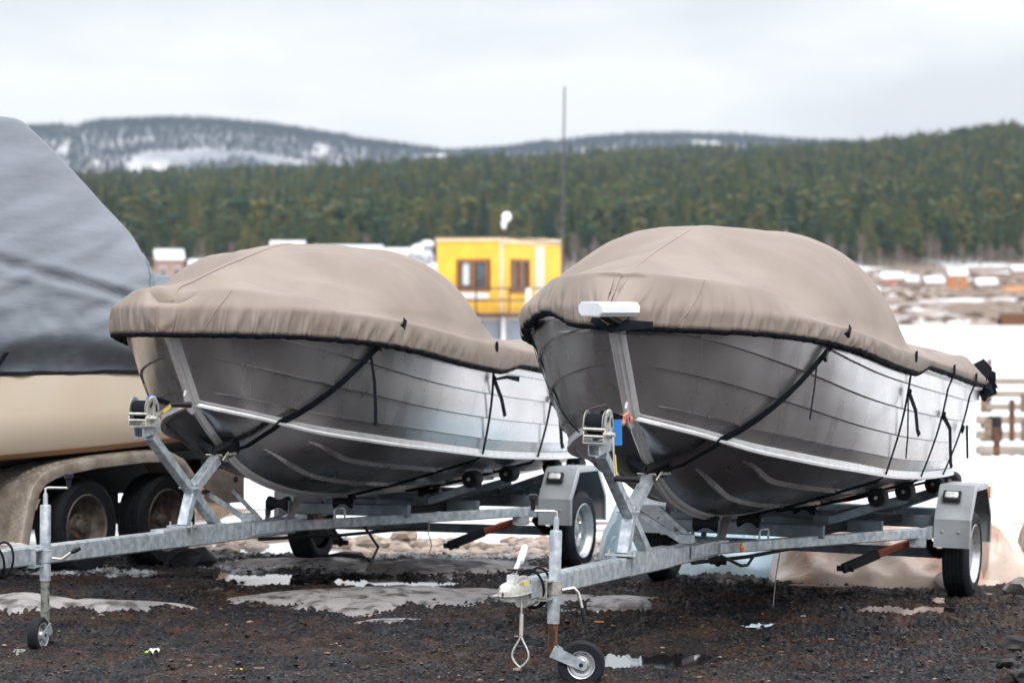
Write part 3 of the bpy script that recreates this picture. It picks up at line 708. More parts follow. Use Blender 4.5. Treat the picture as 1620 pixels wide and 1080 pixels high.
def make_boat(P, dx, label, outboard=False):
    base = (2.0, 0, .545)
    t = thing('aluminium_boat', label, 'boat', P @ Matrix.Translation((dx, 0, 0)) @ Matrix.Translation(base), group='aluminium boats on trailers')
    mb = M1('hull_alu')
    for s in (1, -1): mb.grid(hull_side_grid(s))
    mb.build('hull', t, base, smooth=14)
    mb = M1('hull_alu_shaded')
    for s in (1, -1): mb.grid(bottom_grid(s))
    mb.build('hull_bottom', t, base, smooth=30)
    # transom and floor that close the shell
    S = sheer_pt(np.array(1.0)); C = chine_pt(np.array(1.0)); K = keel_pt(np.array(1.0))
    mb = M1('hull_alu'); x = XT + .004
    mb.add([(x, S[1], S[2]), (x, C[1], C[2]), (x, 0, K[2]), (x, -C[1], C[2]), (x, -S[1], S[2]), (x, -.45, S[2]), (x, -.35, S[2] - .16), (x, .35, S[2] - .16), (x, .45, S[2])],
           [(0, 1, 7, 8), (1, 2, 7), (2, 3, 6, 7), (3, 4, 5, 6)]); mb.build('transom', t, base)
    U = np.linspace(.02, 1, 40); Sd = sheer_pt(U); fl = []
    for i in range(40): fl.append([(Sd[i, 0], Sd[i, 1] * k * .93, Sd[i, 2] - .10) for k in np.linspace(-1, 1, 5)])
    M1('hull_alu').grid(fl).build('deck', t, base)
    # stem bar and keel strip
    path = [Vector((XS0, 0, 1.69))] + [Vector((XC0 + (XS0 - XC0) * k, 0, 1.17 + (1.70 - 1.17) * k)) for k in np.linspace(.95, 0, 10)]
    path += [Vector((x, 0, float(z_keel(x)))) for x in np.linspace(4.2, 1.8, 30)] + [Vector((-.3, 0, .545))]
    prof = [(-.044, -.030), (-.040, -.018), (-.026, .000), (-.020, -.002), (-.011, .004), (-.006, .014), (.006, .014), (.011, .004), (.020, -.002), (.026, .000), (.040, -.018), (.044, -.030)]
    rows = []
    for i, p in enumerate(path):
        d = (path[min(i + 1, len(path) - 1)] - path[max(i - 1, 0)]).normalized(); nn = Vector((-d.z, 0, d.x)); nn = nn if nn.x + (-nn.z) * .2 > 0 or i > 12 and nn.z < 0 else -nn
        rows.append([tuple(p + nn * (b + .006) + Vector((0, a, 0))) for a, b in prof])
    M1('bright_alu').grid(rows).build('stem_bar', t, base, smooth=50)
    # chine rails
    for s in (1, -1):
        U = np.linspace(.02, 1, 120); C = chine_pt(U); A = side_surface(U, np.full(120, .055)); rows = []
        for i in range(120):
            w = float(sstep(.02, .12, U[i])); c = Vector(C[i]); a = Vector(A[i])
            o = Vector((0, .030 * (.35 + .65 * w), -.002)); lip = c + o
            rows.append([(q[0], q[1] * s, q[2]) for q in (a + Vector((0, .004, 0)), a + Vector((0, .009, -.004)), lip + Vector((0, -.006, .010)), lip, lip + Vector((0, -.002, -.012)), c + Vector((0, -.012, -.012)))])
        M1('bright_alu').grid(rows).build('chine_rail', t, base, smooth=30)
    # spray strakes under the bottom
    for s in (1, -1):
        for x0, x1, tt in ((3.72, .2, .36), (3.55, -.1, .70)):
            xs = np.linspace(x0, x1, 60); rows = []
            for x in xs:
                k = float(sstep(x0, x0 - .35, x)); p = bottom_at(x, tt + .12 * float(sstep(3.0, x0, x)) , s)
                rows.append([(p.x, p.y + a * s, p.z + b) for a, b in ((-.020, .006), (-.014 * k, -.012 * k), (.006, -.016 * k), (.020, .010))])
            M1('hull_alu').grid(rows).build('spray_strake', t, base, smooth=30)
    # gunwale extrusion with ribs
    for s in (1, -1):
        U = np.linspace(.0, 1, 130) ** 1.0; Sd = sheer_pt(U); rows = []
        for i in range(130):
            y = Sd[i, 1]; tx = Sd[min(i + 1, 129)] - Sd[max(i - 1, 0)]; nrm = Vector((-tx[1], tx[0], 0)).normalized(); nrm = nrm if nrm.y > 0 else -nrm
            if i == 0: nrm = Vector((1, 0, 0))
            c = Vector(Sd[i]); q = []
            for a, z in ((-.03, .018), (-.012, .024), (.008, .024), (.017, .020), (.012, .017), (.020, .011), (.013, .003), (.020, -.006), (.013, -.014), (.016, -.028), (.004, -.040), (-.012, -.036)):
                v = c + nrm * a + Vector((0, 0, z)); q.append((v.x, v.y * s if i else v.y * s, v.z))
            rows.append(q)
        M1('bright_alu').grid(rows).build('gunwale', t, base, smooth=40)
    # bow eye: a drilled plate on the stem
    mb = M1('bright_alu'); c = Vector((4.27, 0, 1.185)); pl = []
    for k in range(16):
        an = 2 * PI * k / 16; pl.append((c.x + .020 * math.cos(an) * (1 if math.cos(an) > 0 else 2), c.z + .045 * math.sin(an)))
    up = Vector((.41, 0, .53)).normalized(); fw = Vector((up.z, 0, -up.x)); vs = []
    for sy in (-.006, .006):
        for a, b in ((-.02, -.085), (.03, -.075), (.055, -.03), (.058, .02), (.04, .075), (-.02, .10)): vs.append(c + fw * a + up * b + Vector((0, sy, 0)))
    mb.add(vs, [(0, 1, 2, 3, 4, 5), (11, 10, 9, 8, 7, 6)] + [(i, (i + 1) % 6, 6 + (i + 1) % 6, 6 + i) for i in range(6)])
    e = mb.build('bow_eye', t, base); M1('void_black').lathe([(.0, -.0075), (.013, -.0075), (.013, .0075), (0, .0075)], c + fw * .028 + up * -.01, (0, 1, 0), 12).build('eye_hole', e)
    e.children[0].location = (-base[0], -base[1], -base[2])
    if outboard:
        mb = M1('black_plastic')
        rows = []
        for k, (z, w, l) in enumerate([(1.12, .10, .13), (1.2, .13, .20), (1.32, .145, .235), (1.42, .14, .22), (1.48, .11, .17), (1.5, .03, .05)]):
            rows.append([(-.62 + l * math.cos(a) * 1.0, .0 + w * math.sin(a), z) for a in np.linspace(0, 2 * PI, 21)])
        mb.grid(rows); mb.build('outboard_motor', t, base)
        mb = M1('black_plastic'); mb.beam((-.46, 0, 1.15), (-.56, 0, .62), .10, .14, .03); mb.box((-.36, 0, 1.2), (.12, .22, .2)); mb.beam((-.53, 0, .66), (-.56, 0, .38), .03, .12, .01); mb.lathe([(.0, -.16), (.035, -.12), (.045, 0), (.03, .1), (0, .14)], (-.57, 0, .46), (1, 0, 0), 14); mb.build('outboard_leg', t, base)
    return t

# ---------------------------------------------------------------- boat covers
S_ARC = lambda r: (1 - np.clip(r, 0, 1) ** 3.0) ** .72
def make_cover(P, dx, label, kind):
    base = (2.0, 0, 1.4)
    t = thing('boat_cover', label, 'boat cover', P @ Matrix.Translation((dx, 0, 0)) @ Matrix.Translation(base), group='taupe covers over the aluminium boats')
    A = kind == 'A'; dz = -.065 if A else 0.0
    # stations along the rim (x of rim) -> fold x, y, height and ridge height
    xr =  [4.66, 4.60, 4.50, 4.35, 4.10, 3.85, 3.62, 3.45, 3.32, 3.15, 2.9, 2.6, 2.35, 2.18, 2.02, 1.85, 1.6, 1.2, .7, .3, 0, -.2, -.33]
    xf =  [4.50, 4.49, 4.44, 4.31, 4.07, 3.82, 3.60, 3.44, 3.31, 3.15, 2.9, 2.6, 2.35, 2.18, 2.02, 1.85, 1.6, 1.2, .7, .3, 0, -.2, -.33]
    yf =  [0,    .12,  .205, .320, .485, .595, .685, .755, .805, .865, .905, .945, .975, .98, .97, .95, .95, .95, .95, .94, .93, .91, .89]
    zf =  [1.885,1.888,1.893,1.885,1.862,1.828,1.755,1.690,1.660,1.650,1.625,1.60,1.575,1.56,1.55, 1.53,1.51,1.49,1.47,1.47,1.45, 1.42, 1.39]
    zc =  [1.893,1.896,1.905,1.925,1.978,2.032,2.072,2.102,2.125,2.15, 2.172,2.175,2.168,2.16,1.95, 1.66,1.56,1.55,1.55,1.57,1.56, 1.53, 1.49]
    arc = [0,    0,    0,    0,    .02,  .05,  .12,  .25,  .42,   .75,  .9,   1,    1,    1,    .9,   .5,   .5,   .5,  .5,  .5,   .5,  .5,   .5]
    q = np.sqrt(np.maximum(4.66 - np.array(xr), 0))
    fx, fy, fz_, cz, fa = [pchip(q, v) for v in (xf, yf, zf, zc, arc)]
    nu = 860; Q = np.linspace(0, q[-1], nu); X = 4.66 - Q * Q
    bx = b_sheer(np.sqrt(np.maximum(XS0 - np.minimum(X, XS0), 0))) ; zs = z_sheer(X)
    arcl = np.concatenate([[0], np.cumsum(np.hypot(np.diff(X), np.diff(bx)))])
    for_side = []
    for sgn in (1, -1):
        seed = 5 if A else 31
        # vertical rows: 0..6 skirt from hem to fold, then to the ridge
        T1 = np.linspace(0, 1, 15); T2 = np.linspace(0, 1, 46)[1:]
        FX, FY, FZ, CZ, FA = fx(Q), fy(Q), fz_(Q), cz(Q), fa(Q)
        if A:
            low = np.where(X > 3.2, 1, 0); FZ = FZ + dz * sstep(2.9, 3.4, X) + (-.03) * (1 - sstep(2.9, 3.4, X)) * sstep(2.2, 2.6, X)
            CZ = CZ + dz
            dip = .085 * np.exp(-(arcl / .11) ** 2); FZ = FZ - dip; CZ = CZ - .085 * np.exp(-(arcl / .16) ** 2)
        FZ = np.maximum(FZ, zs + .05); FZ = FZ + (zs + .05 - FZ) * (1 - sstep(3.05, 3.35, X)) * sstep(1.9, 2.2, X); skirt = sstep(2.2, 3.3, X) ; 
        hemdrop = .062 - .060 * sstep(1.95, 1.55, X) + (.06 if A else 0)
        nx_ = np.gradient(bx, X); nrm = np.stack([-nx_, np.ones_like(nx_)], -1); nrm = np.where(nrm[:, :1] * 0 + 1 > 0, nrm, nrm); nrm /= np.linalg.norm(nrm, axis=1, keepdims=True)
        nrm[~np.isfinite(nrm).all(1)] = (1, 0); nrm[0] = (1, 0); nrm[:3, 0] = np.abs(nrm[:3, 0])
        if sgn < 0 or True: nrm[:, 0] = np.where(X > 1.5, np.abs(nrm[:, 0]), nrm[:, 0])
        ro_ = (.022 + .014 * skirt)[:, None]; rim = np.stack([X, bx], -1) + nrm * ro_
        pl1 = vnoise(arcl * 26 + sgn * 9, 0 * arcl + seed, seed, 2, 2.1, .6) - .5
        pl2 = vnoise(arcl * 9 + sgn * 5, 0 * arcl + 3, seed + 3, 2) - .5
        rows = []
        for t1 in T1:
            
            z0 = zs - hemdrop + .004 + (.065 * np.exp(-((arcl - .62) / .22) ** 2) if (sgn < 0 and not A) else 0); z = z0 + (FZ - z0) * (t1 ** .92); zg_ = np.minimum(zs + .032, FZ - .02); g1 = np.clip((z - zg_) / (FZ - zg_), 0, 1); x = rim[:, 0] + (FX - rim[:, 0]) * g1; y = rim[:, 1] + (FY - rim[:, 1]) * g1
            bulge = .014 * math.sin(PI * t1) + .006 * (1 - t1)
            ple = (math.exp(-(t1 / .30) ** 2)) * .036 * pl1 * (.35 + .65 * skirt) + (.25 + .75 * math.exp(-(t1 / .6) ** 2)) * (1 - t1 ** 3) * .035 * pl2 * (.3 + .7 * skirt)
            ple = ple + .014 * (np.abs(vnoise((arcl - .05 * t1) * 42 + sgn * 3, 0 * arcl + 1, seed + 15, 1) - .5) * 2 - .4) * math.exp(-(t1 / .42) ** 2) * (.3 + .7 * skirt)
            # pleats lean aft as they rise
            sh = vnoise((arcl - .10 * t1) * 17 + sgn * 4, 0 * arcl + 8, seed + 9, 2) - .5
            ple = ple + .034 * sh * math.exp(-((t1 - .25) / .35) ** 2) * (.25 + .75 * skirt)
            ple = np.where(z < zs + .055, np.maximum(ple, -.008), ple); k = bulge + ple; x = x + nrm[:, 0] * k; y = y + nrm[:, 1] * k
            z = z + .009 * pl1 * math.exp(-(t1 / .10) ** 2) * skirt
            rows.append(np.stack([x, y, z], -1))
        for t2 in T2:
            r = 1 - t2; y = FY * r; s_lin = t2 ** 1.0; s_arc = float(S_ARC(np.array(r)))
            z = FZ + (CZ - FZ) * ((1 - FA) * s_lin + FA * s_arc) - .022 * math.sin(PI * t2) * (1 - FA) * sstep(4.45, 4.1, FX) * sstep(2.0, 2.6, FX); x = FX + 0 * y
            # slack fabric: shallow valleys running fore and aft and from the bow rail
            sag = (vnoise(x * 1.6 + seed, y * 3.0 + 4 * (sgn + 1), seed + 20, 2) - .5) * .060 * math.sin(PI * min(1, t2)) ** .6
            crease = (vnoise(x * 5.0 + y * 3, y * 1.2 + seed, seed + 22, 2) - .5) * .036 * math.sin(PI * t2 ** .8)
            if A:
                crease = crease * 1.8 - .020 * np.exp(-((x + .55 * y - 2.55) / .035) ** 2) * math.sin(PI * t2) * sstep(1.9, 2.2, x) - .018 * np.exp(-((x + .75 * y - 2.95) / .03) ** 2) * math.sin(PI * t2)
                crease = crease - .02 * np.exp(-((x - 3.55 + .6 * y) / .08) ** 2) * math.sin(PI * t2)
            low = 1 - sstep(1.7, 2.1, x)
            sag = sag + low * (vnoise(x * 2.2, y * 2.5 + 7 * (sgn + 1), seed + 25, 2) - .55) * .13 * math.sin(PI * (.15 + .85 * t2) * .9)
            rows.append(np.stack([x, y, z + sag + crease], -1))
        R = np.array(rows); R[..., 1] *= sgn
        R = R.transpose(1, 0, 2)
        for_side.append(R)
    mb = M1('canvas')
    for R in for_side: mb.grid(R)
    # aft flap closing over the transom
    for R, s in zip(for_side, (1, -1)):
        last = R[-1]; P2 = np.stack([last, last + np.array([-.05, 0, -.02]), last * np.array([1, 1, 0]) + np.stack([np.full(len(last), -.07), 0 * last[:, 0], np.minimum(last[:, 2], 1.30)], -1)], 0); mb.grid(P2)
    cv = mb.build('canvas_top', t, base, smooth=180)
    so = cv.modifiers.new('thickness', 'SOLIDIFY'); so.thickness = .004; so.offset = 1
    # raised seam along the ridge of the fore part
    mb = M1('canvas'); pts = [Vector(for_side[0][i][-1]) + Vector((0, 0, .003)) for i in range(0, 600, 6) if for_side[0][i][-1][0] > 2.3]
    mb.ribbon(pts, .022, (0, 1, 0), .003); mb.build('seam', t, base)
    if True:
        mb = M1('canvas'); R = for_side[0]; i0 = int(np.argmin(np.abs(X - (4.5 if A else 4.42)))); mb.ribbon([Vector(R[i0 + int(3.3 * j)][j]) + Vector((.003, .003, 0)) for j in range(1, 15)], .012, (.3, 1, 0), .003); mb.build('seam', t, base)
    # black elastic hem drawn in under the gunwale
    for R, s in zip(for_side, (1, -1)):
        hem = R[:, 0].copy(); rows = []
        n1 = vnoise(arcl * 40, 0 * arcl + 2, 77, 2) - .5
        for k, (ins, dn) in enumerate(((.002, .002), (-.003, -.006), (.003, -.017), (.014, -.025), (.028, -.022))):
            rr_ = hem.copy(); rr_[:, 0] -= nrm[:, 0] * ins; rr_[:, 1] -= s * nrm[:, 1] * ins; rr_[:, 2] += dn + n1 * .006 * (k < 3); rows.append(rr_)
        M1('black_web').grid(np.array(rows).transpose(1, 0, 2)).build('elastic_hem', t, base, smooth=60)
    # straps
    def on_side(x, f, out=.026): return side_at(x, f, 1, out)
    def strap(name, pts, w, across=None, mt='black_web'):
        if across is None:
            pts = [Vector(p) for p in pts]; across = [((pts[min(i + 1, len(pts) - 1)] - pts[max(i - 1, 0)]).normalized()).cross(Vector((.22, .92, -.30) if pts[i].y > 0 else (.22, -.92, -.30))) for i in range(len(pts))]
        M1(mt).ribbon(pts, w, across, .003).build(name, t, base)
    # long strap from the rail to the bow rest
    a = [side_at(3.24, 1.0, 1, .055) + Vector((0, 0, .045)), side_at(3.26, 1.0, 1, .06)] + [side_at(3.28 + .58 * k, 1 - k, 1, .026 + .008 * math.sin(PI * k)) for k in np.linspace(.08, 1, 9)]
    a += [bottom_at(3.87, .93) + Vector((.02, .03, -.02)), bottom_at(3.86, .45) + Vector((.02, .02, -.03)), bottom_at(3.84, .12) + Vector((.03, .01, -.03))]
    strap('tie_strap', a, .048)
    M1('black_plastic').box(a[3] + Vector((0, .012, 0)), (.035, .018, .055), Matrix.Rotation(-.6, 3, 'Y')).build('buckle', t, base)
    c = a[4]
    if A: tail = [c + Vector((-.03, .012, 0)), c + Vector((-.06, .02, -.14)), c + Vector((-.075, .022, -.30)), c + Vector((-.08, .02, -.40))]; w = [.02, .026, .03, .03]
    else: tail = [c + Vector((-.05, .012, .02)), c + Vector((0.02, .02, -.10)), c + Vector((.12, .03, -.20)), c + Vector((.15, .03, -.26))]; w = [.028, .03, .03, .024]
    strap('strap_tail', tail, w)
    a = [side_at(3.26, 1.05, -1, .03)] + [side_at(3.28 + .58 * k, 1 - k, -1, .02) for k in np.linspace(.05, 1, 8)] + [bottom_at(3.87, .5, -1) + Vector((.02, -.02, -.03))]
    strap('tie_strap', a, .02)
    # straps round the hull further aft
    for x0, x1, kn in ((2.05, 1.72, .72), (1.0, .78, .60)) + (() if A else ((.22, .10, .5),)):
        a = [side_at(x0 + .01, 1.0, 1, .050) + Vector((0, 0, .05)), side_at(x0, 1.0, 1, .048)] + [side_at(x0 + (x1 - x0) * k, 1 - k, 1, .027) for k in np.linspace(.15, 1, 12)] + [bottom_at(x1 + .0, .95) + Vector((0, .02, -.02)), bottom_at(x1 + .25, .4) + Vector((0, 0, -.02)), bottom_at(x1 + .35, .05) + Vector((0, 0, -.02))]
        strap('tie_strap', a, [.026, .026, .022] + [.022] * (len(a) - 3))
        kp = side_at(x0 + (x1 - x0) * (1 - kn), kn, 1, .034)
        M1('black_web').blob(kp, .022, 3, 1, (1, .7, 1.3), .3).build('knot', t, base)
        if x0 > 2:
            strap('strap_tail', [kp, kp + Vector((-.05, .03, -.10)), kp + Vector((-.07, .04, -.21)), kp + Vector((-.10, .045, -.24))] if not A else [kp, kp + Vector((-.05, .03, -.12)), kp + Vector((-.085, .04, -.23))], .03)
            if A: strap('strap_tail', [kp, kp + Vector((-.09, .05, .015)), kp + Vector((-.20, .09, .0))], [.014, .022, .034], (0, 0, 1))
            else: strap('strap_tail', [kp + Vector((0.02, 0, -.03)), kp + Vector((.10, .02, -.24)), kp + Vector((.16, .025, -.36))], .022)
        elif x0 > .9:
            strap('strap_tail', [kp, kp + Vector((-.06, .03, -.08)), kp + Vector((-.09, .035, -.28)), kp + Vector((-.10, .04, -.31))], .032)
        else:
            strap('strap_tail', [kp + Vector((-.04, .02, .02)), kp + Vector((-.04, .03, -.18))], .03)
    # thin lashing cord at the starboard bow
    M1('black_web').rod([side_at(3.5, 1.0, -1, .035), side_at(3.55, .8, -1, .02), side_at(3.7, .3, -1, .01), bottom_at(3.8, .8, -1)], .005, 5).build('cord', t, base)
    if not A:
        mb = M1('black_web'); q_ = random.Random(2)
        for k in range(14): mb.blob((-.42 + q_.uniform(-.10, .10), .93 + q_.uniform(-.06, .07), 1.30 + q_.uniform(-.09, .09)), q_.uniform(.03, .06), k, 1, (1, 1, 1.3), .6)
        mb.build('bunched_sheet', t, base)
        M1('black_web').add([(4.70, -.10, 1.655), (4.71, .01, 1.605), (4.68, .22, 1.640), (4.67, .22, 1.668), (4.67, -.10, 1.68), (4.71, 0, 1.645)], [(0, 1, 5, 4), (1, 2, 3, 5), (4, 5, 3)]).build('hem_tie', t, base)
    return t

# ---------------------------------------------------------------- trailers
def ellipse(c, rx, rz, n=24, plane='xz'):
    return [(c[0] + rx * math.cos(a), c[1], c[2] + rz * math.sin(a)) for a in [2 * PI * k / n for k in range(n)]]
TZ0 = .405
RX0, RY0, RX1, RY1 = 2.79, .045, .45, .80
TW = 1.884 / 2
def add_wheel(t, base, c, s, label=None):
    """tyre, rim, hub and nuts; s = +1 port, -1 starboard, outer face towards s*y"""
    w = bpy.data.objects.new('wheel', None); COL.objects.link(w); w.parent = t; w.location = Vector(c) - Vector(base)
    R = .262; hw = .082; mb = M1('rubber')
    prof = [(.168, -.060), (.176, -.074), (.205, -.083), (.238, -.078), (.2545, -.066)]
    for k, yy in enumerate((-.048, -.024, 0, .024, .048)): prof += [(.262, yy - .0085), (.262, yy + .0085), (.254, yy + .0095), (.254, yy + .0135)] if k < 4 else [(.262, yy - .0085), (.262, yy + .0085)]
    prof += [(.2545, .066), (.238, .078), (.222, .0815), (.219, .0840), (.215, .0825), (.205, .083), (.176, .074), (.168, .060)]
    prof = [(r, y * s) for r, y in prof]; mb.lathe(prof, (0, 0, 0), (0, 1, 0), 64).build('tyre', w)
    mb = M1('rim_silver'); p = [(.178, .070), (.181, .077), (.176, .080), (.168, .072), (.160, .050), (.150, .038), (.148, -.02), (.140, -.012), (.126, .014), (.112, .026), (.098, .020), (.090, .002), (.082, .006), (.070, .012), (.048, .010), (.046, .030), (.034, .034), (0, .034)]
    mb.lathe([(r, y * s) for r, y in p], (0, 0, 0), (0, 1, 0), 48); mb.build('rim', w)
    mb = M1('void_black')
    for k in range(16):
        a = 2 * PI * k / 16; mb.lathe([(0, .0), (.0095, .0), (.0095, .004), (0, .004)], (.132 * math.cos(a), s * .003, .132 * math.sin(a)), (0, s, 0), 10)
    mb.build('vent_hole', w)['kind'] = 'stuff'
    for k in range(4):
        a = PI / 4 + PI / 2 * k; M1('zinc').lathe([(0, .028), (.007, .028), (.012, .020), (.012, 0)], (0, 0, 0), (0, s, 0), 6).build('wheel_nut', w).location = (.066 * math.cos(a), s * .010, .066 * math.sin(a))
    M1('void_black').lathe([(.148, -.05), (.02, -.055), (.02, -.065)], (0, 0, 0), (0, s, 0), 20).build('brake_drum', w)
    return w
def fender(t, base, s, reflector):
    x1, x2, x3, x4 = .372, .238, -.205, -.340; z0, z1, z2 = .316, .486, .675; yo = TW + .115; yi = yo - .222
    path = [(x1, z0), (x1, z1), (x2, z2 - .006), (x2 - .03, z2 + .012), (x3 + .03, z2 + .012), (x3, z2 - .006), (x4, z1), (x4, z0)]
    mb = M1('fender_steel'); rows = []
    n = len(path); cx = (x1 + x4) / 2
    def inset(i, d):
        x, z = path[i]; return (x + (d if x < cx else -d) * (1 if i in (0, 1, 2, 5, 6, 7) else .5), z - (d if i in (2, 3, 4, 5) else (d * .35 if i in (1, 6) else 0)))
    for i in range(n):
        x, z = path[i]; xi, zi = inset(i, .005); xl, zl = inset(i, .034); xl2, zl2 = xl, zl
        rows.append([(xi, s * (yi + .003), zi), (x, s * yi, z), (x, s * (yo - .006), z), (xi, s * yo, zi), (xl, s * yo, zl), (xl, s * (yo - .004), zl), (xi, s * (yo - .010), zi)])
    mb.grid(rows); o = mb.build('fender', t, base, smooth=25)
    # inner wall of the mudguard
    m2 = M1('galvanised_dark'); m2.add([(x, s * (yi + .002), z) for x, z in path], [tuple(range(n))]); m2.build('fender_wall', o).location = (-base[0], -base[1], -base[2])
    # front lamp on the sloping face
    d = Vector((x2 - x1, 0, z2 - z1)).normalized(); nn = Vector((d.z, 0, -d.x)); nn = nn if nn.x > 0 else -nn; c = Vector(((x1 + x2) / 2 - .01, s * (yi + .092), (z1 + z2) / 2 + .035)) + nn * .012
    Rm = Matrix((nn, Vector((0, 1, 0)), nn.cross(Vector((0, 1, 0))))).transposed()
    mb = M1('black_plastic').box(c, (.026, .108, .064), Rm); l = mb.build('marker_lamp', o); l.location = (-base[0], -base[1], -base[2])
    mb = M1('clear_lens'); r = []
    for k, (q, e) in enumerate(((1, 0), (1, .008), (.8, .013), (.3, .014), (.01, .014))):
        r.append([tuple(c + nn * (.013 + e) + Rm @ Vector((0, .040 * q * max(-1, min(1, 1.25 * math.cos(a))), .022 * q * max(-1, min(1, 1.25 * math.sin(a)))))) for a in np.linspace(0, 2 * PI, 25)])
    mb.grid(r).build('lens', l)
    if reflector:
        M1('amber_lens').box((x3 - .008, s * (yo + .004), z2 - .045), (.022, .016, .07)).build('reflector', o).location = (-base[0], -base[1], -base[2])
    for yy in (.05, .15):
        M1('fender_steel').lathe([(0, .008), (.008, .006), (.011, 0)], (x1, s * (yi + yy), z0 + .095), (1, 0, 0), 10).build('bolt', o).location = (-base[0], -base[1], -base[2])
    return o
def make_trailer(P, label, kind):
    A = kind == 'A'; base = (2.6, 0, 0)
    t = thing('boat_trailer', label, 'boat trailer', P @ Matrix.Translation(base), group='galvanised boat trailers')
    G = 'galvanised'
    def part(mb, name, parent=None, **k):
        o = mb.build(name, parent or t, base, **k)
        if parent is not None and parent is not t: o.location = (0, 0, 0)
        return o
    # central drawbar, with the sliding sleeve and its joint
    mb = M1(G).beam((6.02 + (.42 if A else 0), 0, TZ0 + .012), (2.45, 0, TZ0 - .004), .075, .100, .008, hollow=.9); mb.beam((4.28, 0, TZ0 + .010), (3.45, 0, TZ0 + .004), .086, .114, .008); part(mb, 'drawbar')
    for s in (1, -1):
        a = Vector((3.10, s * .048, TZ0 + .006)); b = Vector((RX0 - .14, s * .056, TZ0 + .006)); c = Vector((RX1, s * RY1, TZ0))
        mb = M1(G).beam(a, b, .012, .074, .003); mb.beam(b, Vector((RX0 - .30, s * .095, TZ0 + .004)), .014, .078, .003); mb.beam(Vector((RX0 - .18, s * .065, TZ0)), c, .045, .062, .006); mb.beam(c, (-.75, s * (RY1), TZ0), .045, .062, .006, hollow=.86)
        part(mb, 'side_rail')
        h = Vector((2.22, s * .245, TZ0 + .03)); M1(G).rod([h + Vector((.075, -.02 * s, 0)), h + Vector((.075, -.02 * s, .05)), h + Vector((.062, -.017 * s, .062)), h + Vector((-.01, .004 * s, .062)), h + Vector((-.022, .007 * s, .05)), h + Vector((-.022, .007 * s, 0))], .006, 8).build('lashing_hook', t, base)
        # bolted bracket where the rail meets the axle
        mb = M1(G).box((.52, s * (RY1 - .03), TZ0 - .055), (.085, .085, .055)); mb.box((.39, s * (RY1 + .02), TZ0), (.16, .02, .075)); part(mb, 'axle_bracket')
        # diagonal damper / brake link with rusty paint
        mb = M1('red_brown_paint').beam((.42, s * (RY1 - .06), TZ0 - .055), (.62, s * (RY1 - .25), TZ0 - .13), .03, .045, .006); o = part(mb, 'link_arm')
        mb = M1('dark_frame').beam((.62, s * (RY1 - .25), TZ0 - .13), (.80, s * (RY1 - .42), TZ0 - .215), .03, .06, .006); mb.rod([(.78, s * (RY1 - .46), TZ0 - .215), (.78, s * (RY1 - .36), TZ0 - .215)], .018, 10); part(mb, 'pivot_arm')
        mb = M1('dark_frame').rod([(.28, s * (RY1 - .02), TZ0 - .06), (.18, s * (RY1 + .0), TZ0 - .13), (.05, s * (RY1 + .01), .25), (0, s * (RY1 + .02), .262)], .028, 8); part(mb, 'suspension_arm')
    part(M1('galvanised_dark').beam((0.0, -.86, .255), (0, .86, .255), .06, .06, .008), 'axle')
    # cross beams
    for x, w in ((1.62, .44), (.95, .64), (.20, .80), (-.62, .80)):
        part(M1('galvanised_dark').beam((x, -w, TZ0 + .052), (x, w, TZ0 + .052), .055, .075, .006), 'crossbeam')
    # brake rod under the frame
    part(M1('dark_frame').rod([(2.9, 0, .34), (1.7, .02, .30), (.2, 0, .27)], .012, 6), 'brake_rod')
    # keel rollers in cradles
    for x, zk in ((2.62, .545), (1.62, .505), (.20, .505)):
        mb = M1('galvanised_dark')
        for s in (1, -1): mb.beam((x, s * .075, TZ0 + .04), (x, s * .075, zk + .015), .008, .05, .002, up=(1, 0, 0))
        mb.box((x, 0, TZ0 + .045), (.05, .16, .01)); o = part(mb, 'roller_bracket')
        part(M1('rubber').lathe([(0, -.066), (.045, -.066), (.045, -.05), (.026, -.015), (.026, .015), (.045, .05), (.045, .066), (0, .066)], (x, 0, zk - .005), (0, 1, 0), 20), 'keel_roller', o)
    # side arms with bilge rollers
    for s in (1, -1):
        for x, y0, y1, z1, dxx in ((1.10, .28, .60, .635, -.10), (.62, .22, .66, .650, -.12), (-.10, .30, .70, .665, -.10), (-.50, .34, .74, .675, -.05)):
            mb = M1('galvanised_dark').beam((x, s * y0, TZ0 + .06), (x + dxx, s * (y1 + .03), z1 - .045), .045, .055, .005)
            mb.box((x, s * (y0 + .03), TZ0 + .06), (.07, .09, .11)); o = part(mb, 'swing_arm')
            M1('rubber').lathe([(0, -.062), (.048, -.062), (.055, -.050), (.055, .050), (.048, .062), (0, .062)], (x + dxx, s * (y1 + .02), z1), (1, .0, 0), 18).build('side_roller', o, base)
            M1('zinc').lathe([(0, .075), (.01, .075), (.012, .062), (0, .06)], (x + dxx, s * (y1 + .02), z1), (1, 0, 0), 8).build('roller_pin', o, base)
    # diagonal brace bars seen between the rails, and the bow cradle posts
    for s in (1, -1):
        part(M1('dark_frame').beam((1.35, s * .30, TZ0 + .03), (.35, s * .62, TZ0 + .075), .03, .05, .004), 'brace')
    mb = M1(G).beam((2.95, -.30, .60), (3.05, .0, TZ0 + .05), .012, .036, .003); mb.beam((2.80, -.22, .62), (2.92, .02, TZ0 + .05), .012, .03, .003); mb.beam((2.98, -.31, .66), (2.98, -.31, .49), .012, .03, .002); mb.box((3.04, 0, TZ0 + .075), (.09, .07, .045))
    part(mb, 'guide_bracket')
